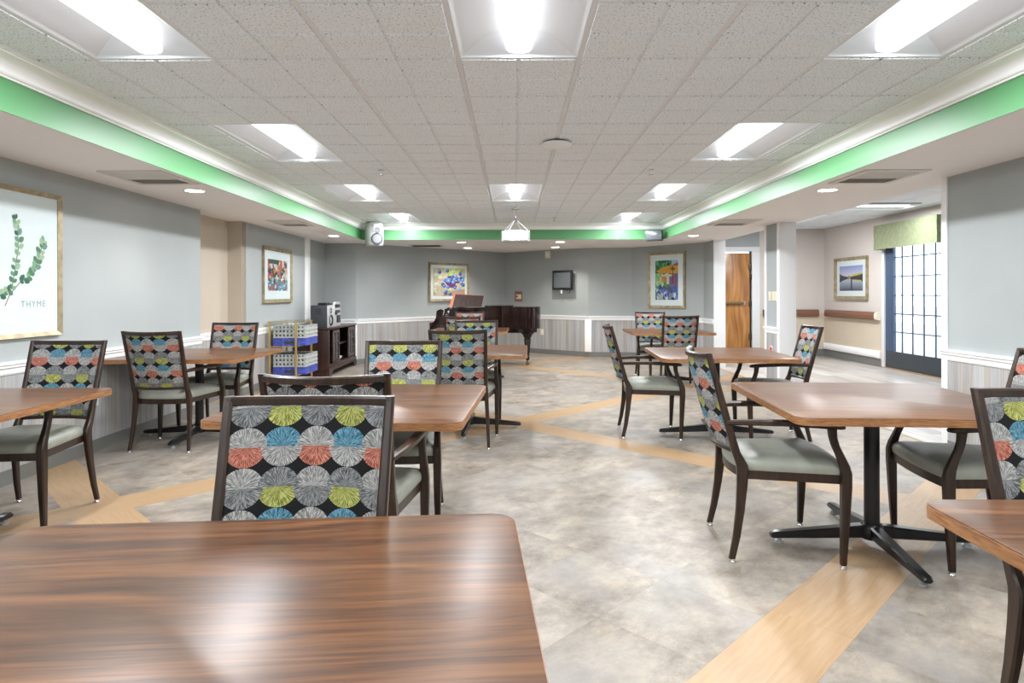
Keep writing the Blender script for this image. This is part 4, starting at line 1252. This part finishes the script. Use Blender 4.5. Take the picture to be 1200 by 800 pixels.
MB().lathe([(0, 0), (.05, 0), (.085, .035), (.09, .06), (.08, .06), (.05, .012), (0, .010)], 20).build('bowl', 'plastic_white', bx_)
# stereo
st = thing('stereo', 'silver-fronted mini stereo with dark casing on the cabinet', 'stereo', (0, 0, ch_))
MB().box(-3.14, -2.885, 9.84, 10.12, .002, .345).build('speaker_box', 'charcoal', st, bevel=.006)
for z in (.22, .25, .28): MB().box(-3.06, -2.97, 9.836, 9.842, z, z + .010).build('vent_slot', 'plastic_black', st, smooth=False)
MB().box(-2.885, -2.865, 9.84, 10.12, .002, .345).build('speaker_front', 'silver', st, bevel=.006)
MB().lathe([(0, 0), (.05, 0), (.085, .014), (.09, .008), (.09, 0)], 20, Matrix.Translation((-2.866, 9.98, .11)) @ Matrix.Rotation(PI / 2, 4, 'Y')).build('woofer', 'plastic_black', st)
MB().lathe([(0, 0), (.025, 0), (.04, .008), (.045, .004), (.045, 0)], 20, Matrix.Translation((-2.866, 9.98, .26)) @ Matrix.Rotation(PI / 2, 4, 'Y')).build('tweeter', 'plastic_black', st)
MB().box(-3.12, -2.88, 10.125, 10.50, .002, .375).build('main_unit', 'charcoal', st, bevel=.006)
face = [(10.125, .002), (10.50, .002), (10.50, .35), (10.46, .395), (10.165, .395), (10.125, .35)]
fc = MB().loft([[Vector((x, y, z)) for y, z in face] for x in (-2.88, -2.852)]).build('main_face', 'silver', st, bevel=.006)
MB().box(-2.853, -2.848, 10.17, 10.45, .30, .355).build('display', 'plastic_black', fc, bevel=.003)
MB().box(-2.853, -2.846, 10.26, 10.47, .06, .18).build('cassette_deck', 'plastic_black', fc, bevel=.004)
MB().lathe([(0, 0), (.04, 0), (.038, .02), (0, .022)], 20, Matrix.Translation((-2.853, 10.21, .225)) @ Matrix.Rotation(PI / 2, 4, 'Y')).build('volume_knob', 'plastic_black', fc)
MB().box(-2.853, -2.847, 10.27, 10.45, .215, .262).build('disc_slot', 'charcoal', fc, bevel=.003)
MB().box(-3.05, -2.93, 9.97, 10.11, .347, .385).build('adapter', 'plastic_black', st, bevel=.005)

# ------------------------------------------------------------------ brass cart with dish racks
ct = thing('brass_cart', 'brass-framed glass serving cart holding blue and white dish racks', 'cart', (0, 0, 0))
kx0, kx1, ky0, ky1 = -3.33, -2.97, 8.68, 9.34
for x in (kx0, kx1):
    for y in (ky0, ky1):
        pst = MB().tube([(x, y, .07), (x, y, .885)], .017, 12).build('post', 'brass', ct)
        MB().lathe([(0, .0), (.0, .0), (.012, .002), (.012, .028), (0, .03)], 14, Matrix.Translation((x - .0, y + .006, .0)) ).build('caster', 'plastic_black', pst)
        MB().tube([(x, y, .025), (x, y, .07)], .008, 8).build('caster_stem', 'chrome', pst)
def shelf(z, name, x0, x1):
    mb = MB()
    for a in ((x0, x1, ky0 - .012, ky0 + .012), (x0, x1, ky1 - .012, ky1 + .012), (x0, x0 + .024, ky0, ky1), (x1 - .024, x1, ky0, ky1)): mb.box(a[0], a[1], a[2], a[3], z - .012, z)
    s_ = mb.build(name, 'brass', ct, smooth=False)
    MB().box(x0 + .003, x1 - .003, ky0 - .009, ky1 + .009, z - .001, z + .004).build('glass_plate', 'clear_glass', s_, smooth=False)
shelf(.898, 'top_shelf', kx0 - .03, kx1 + .02)
shelf(.563, 'middle_shelf', kx0 - .012, kx1 + .012)
shelf(.165, 'bottom_shelf', kx0 - .012, kx1 + .012)
def rack(z, label):
    t = thing('dish_rack', label, 'dish rack', (-3.085, 9.02, z), group='dish racks on the brass cart')
    hx, hy = .225, .26
    def ring(z0, z1, th_, g=0):
        return MB().box(-hx - g, hx + g, -hy - g, -hy - g + th_, z0, z1).box(-hx - g, hx + g, hy + g - th_, hy + g, z0, z1).box(-hx - g, -hx - g + th_, -hy + th_, hy - th_, z0, z1).box(hx + g - th_, hx + g, -hy + th_, hy - th_, z0, z1)
    b = ring(.0, .085, .012).box(-hx + .01, hx - .01, -hy + .01, hy - .01, 0, .012).build('base_bin', 'crate_blue', t, smooth=False)
    ring(.085, .102, .016, .004).build('rim', 'crate_blue', b, smooth=False)
    MB().box(-.07, .07, -hy - .003, -hy - .0005, .02, .06).build('hand_slot', 'charcoal', b, smooth=False)
    for k in range(3):
        z0 = .104 + k * .057
        e = ring(z0, z0 + .020, .014, .002).build('extender', 'crate_white', t, smooth=False)
        e2 = ring(z0 + .050, z0 + .056, .014, .002).build('extender_lip', 'crate_white', e, smooth=False)
        mb = MB()
        for i in range(9):
            x = -hx + .02 + i * (2 * hx - .04) / 8
            mb.box(x - .012, x + .012, -hy, -hy + .010, z0 + .018, z0 + .052).box(x - .012, x + .012, hy - .010, hy, z0 + .018, z0 + .052)
        for i in range(10):
            y = -hy + .02 + i * (2 * hy - .04) / 9
            mb.box(hx - .010, hx, y - .012, y + .012, z0 + .018, z0 + .052).box(-hx, -hx + .010, y - .012, y + .012, z0 + .018, z0 + .052)
        g_ = mb.build('lattice_bars', 'crate_white', e, smooth=False); g_['kind'] = 'stuff'
    MB().box(-hx + .03, hx - .03, -hy + .03, hy - .03, .103, .26).build('dish_load', 'crate_grey', t, smooth=False)
rack(.5675, 'blue and white dish rack on the middle shelf of the cart')
rack(.1695, 'blue and white dish rack on the bottom shelf of the cart')

# ------------------------------------------------------------------ baby grand piano (keyboard faces -X, curved side towards the room)
pn = thing('grand_piano', 'dark mahogany baby grand piano with polished curved case', 'piano', (0, 0, 0))
def smooth(pts, n=6):
    out = []
    for i in range(len(pts) - 1):
        p0, p1, p2, p3 = (Vector(pts[max(0, i - 1)]), Vector(pts[i]), Vector(pts[i + 1]), Vector(pts[min(len(pts) - 1, i + 2)]))
        for k in range(n):
            t_ = k / n
            out.append(tuple(.5 * ((2 * p1) + (p2 - p0) * t_ + (2 * p0 - 5 * p1 + 4 * p2 - p3) * t_ ** 2 + (3 * p1 - p0 - 3 * p2 + p3) * t_ ** 3)))
    out.append(tuple(pts[-1])); return out
curve = [(-1.08, 10.78), (-.85, 10.79), (-.62, 10.86), (-.40, 10.98), (-.18, 11.07), (.04, 11.10), (.26, 11.13), (.42, 11.24), (.49, 11.44), (.46, 11.68), (.34, 11.86), (.16, 11.96)]
case = [(-1.08, 10.78)] + smooth(curve)[1:] + [(-.2, 12.12), (-1.08, 12.20)]
MB().prism(case, .655, 1.02).build('case_rim', 'piano_lacquer', pn, angle=35)
MB().prism([(x * 1.0 - .0, y) for x, y in [(-.84, 10.80)] + [p for p in smooth(curve) if p[0] > -.84] + [(-.2, 12.12), (-.84, 12.17)]], 1.022, 1.042).build('lid', 'piano_lacquer', pn, angle=35)
MB().box(-.50, -.0, 10.98+.12, 12.02, 1.0425, 1.068).build('lid_flap', 'piano_lacquer', pn, bevel=.006)
trunk = [(-.5, 11.3), (.05, 11.16), (.30, 11.20), (.42, 11.35), (.40, 11.62), (.2, 11.85), (-.5, 11.95)]
MB().prism(trunk, .585, .654).build('underframe', 'piano_lacquer', pn, angle=35)
# key bed, cheeks, keyboard
MB().box(-1.40, -1.08, 10.78, 12.20, .60, .665).build('key_bed', 'piano_lacquer', pn, bevel=.006)
chk = [(-1.42, .60), (-1.08, .60), (-1.08, 1.02), (-1.24, 1.02), (-1.30, .985), (-1.315, .86), (-1.35, .80), (-1.42, .785)]
for y in (10.76, 12.17):
    MB().loft([[Vector((x, yy, z)) for x, z in chk] for yy in (y, y + .05)]).build('cheek', 'piano_lacquer', pn, bevel=.004)
MB().box(-1.10, -1.085, 10.81, 12.17, .665, 1.0).build('fallboard', 'piano_lacquer', pn, smooth=False)
MB().box(-1.40, -1.37, 10.81, 12.17, .665, .70).build('key_slip', 'piano_lacquer', pn, bevel=.003)
for k in range(52):
    y = 10.83 + k * 1.32 / 52
    wk = MB().box(-1.365, -1.215, y + .0008, y + 1.32 / 52 - .0008, .68, .722).build('white_key', 'piano_key', pn, smooth=False)
for k in range(51):
    if k % 7 in (1, 4): continue
    y = 10.83 + (k + 1) * 1.32 / 52
    MB().box(-1.30, -1.215, y - .005, y + .005, .7225, .734).build('black_key', 'plastic_black', pn, smooth=False)
MB().box(-1.21, -1.10, 10.81, 12.17, .68, .76).build('key_cover_strip', 'piano_lacquer', pn, smooth=False)
# music desk and its shelf
md = MB().box(-1.06, -.845, 10.95, 12.02, 1.022, 1.045).build('music_shelf', 'piano_lacquer', pn, bevel=.004)
M = Matrix.Translation((-.99, 11.48, 1.048)) @ Matrix.Rotation(math.radians(28), 4, 'Y')
dsk = [(-.42, 0), (.42, 0), (.42, .16), (.30, .205), (.12, .225), (-.12, .225), (-.30, .205), (-.42, .16)]
MB().loft([[M @ Vector((x, y, z)) for y, z in dsk] for x in (0, .018)]).build('music_desk', 'piano_lacquer', pn, bevel=.003)
bk_ = thing('song_book', 'orange-covered song book leaning on the piano music desk', 'book', (0, 0, 0))
MB().box(-.012, -.002, -.36, .02, .006, .215, M).build('cover', 'book_orange', bk_, smooth=False)
MB().box(-.022, -.0125, -.35, .01, .008, .21, M).build('page_block', 'paper', bk_, smooth=False)
fo_ = thing('music_folder', 'dark folder with orange edge propped on the piano shelf', 'folder', (0, 0, 0))
M2 = Matrix.Translation((-1.05, 10.955, 1.050)) @ Matrix.Rotation(math.radians(-16), 4, 'X')
MB().add([M2 @ Vector(p_) for p_ in ((-.06, 0, 0), (.50, 0, 0), (.54, 0, .20), (.02, 0, .235), (-.06, .006, 0), (.50, .006, 0), (.54, .006, .20), (.02, .006, .235))], [(0, 1, 2, 3), (4, 7, 6, 5), (0, 4, 5, 1), (3, 2, 6, 7), (0, 3, 7, 4), (1, 5, 6, 2)]).build('cover', 'book_orange', fo_, smooth=False)
MB().add([M2 @ Vector(p_) for p_ in ((.0, -.004, .0), (.50, -.004, 0), (.54, -.004, .195), (.045, -.004, .225), (.0, -.0005, 0), (.50, -.0005, 0), (.54, -.0005, .195), (.045, -.0005, .225))], [(0, 1, 2, 3), (4, 7, 6, 5), (0, 4, 5, 1), (3, 2, 6, 7), (0, 3, 7, 4), (1, 5, 6, 2)]).build('cover_panel', 'cabinet_wood', fo_, smooth=False)
sh_ = thing('sheet_music', 'white sheet music standing on the piano music desk', 'sheet music', (0, 0, 0))
MB().box(-.008, -.002, .05, .30, .006, .235, M).build('sheet', 'paper', sh_, smooth=False)
# legs
leg_prof = [(0, .10), (.024, .10), (.03, .12), (.038, .16), (.030, .17), (.034, .20), (.052, .50), (.062, .55), (.075, .56), (.075, .60), (0, .60)]
for i, (x, y) in enumerate(((.25, 11.33), (-1.15, 10.92), (-1.15, 12.05))):
    rings = []
    for z, h in ((.09, .026), (.11, .034), (.16, .038), (.17, .032), (.20, .034), (.46, .060), (.485, .052), (.51, .072), (.545, .080), (.60 if i else .584, .12)):
        rings.append(vring(x, y, z, h, h, .012))
    lg = MB().loft(rings).build('leg', 'piano_lacquer', pn, angle=40)
    MB().lathe([(0, -.016), (.030, -.016), (.034, 0), (.030, .016), (0, .016)], 18, Matrix.Translation((x, y, .034)) @ Matrix.Rotation(PI / 2, 4, 'X')).build('caster', 'bronze', lg)
    MB().box(x - .012, x + .012, y - .022, y + .022, .06, .09)  .build('caster_fork', 'bronze', lg, smooth=False)
MB().box(-.92, -.86, 11.36, 11.40, .10, .655).box(-.92, -.86, 11.56, 11.60, .10, .655).build('pedal_lyre_post', 'piano_lacquer', pn, smooth=False)
MB().box(-.95, -.83, 11.34, 11.62, .06, .10).build('pedal_box', 'piano_lacquer', pn, bevel=.004)
for y in (11.40, 11.48, 11.56): MB().box(-1.05, -.95, y - .012, y + .012, .07, .08).build('pedal', 'brass', pn, bevel=.002)
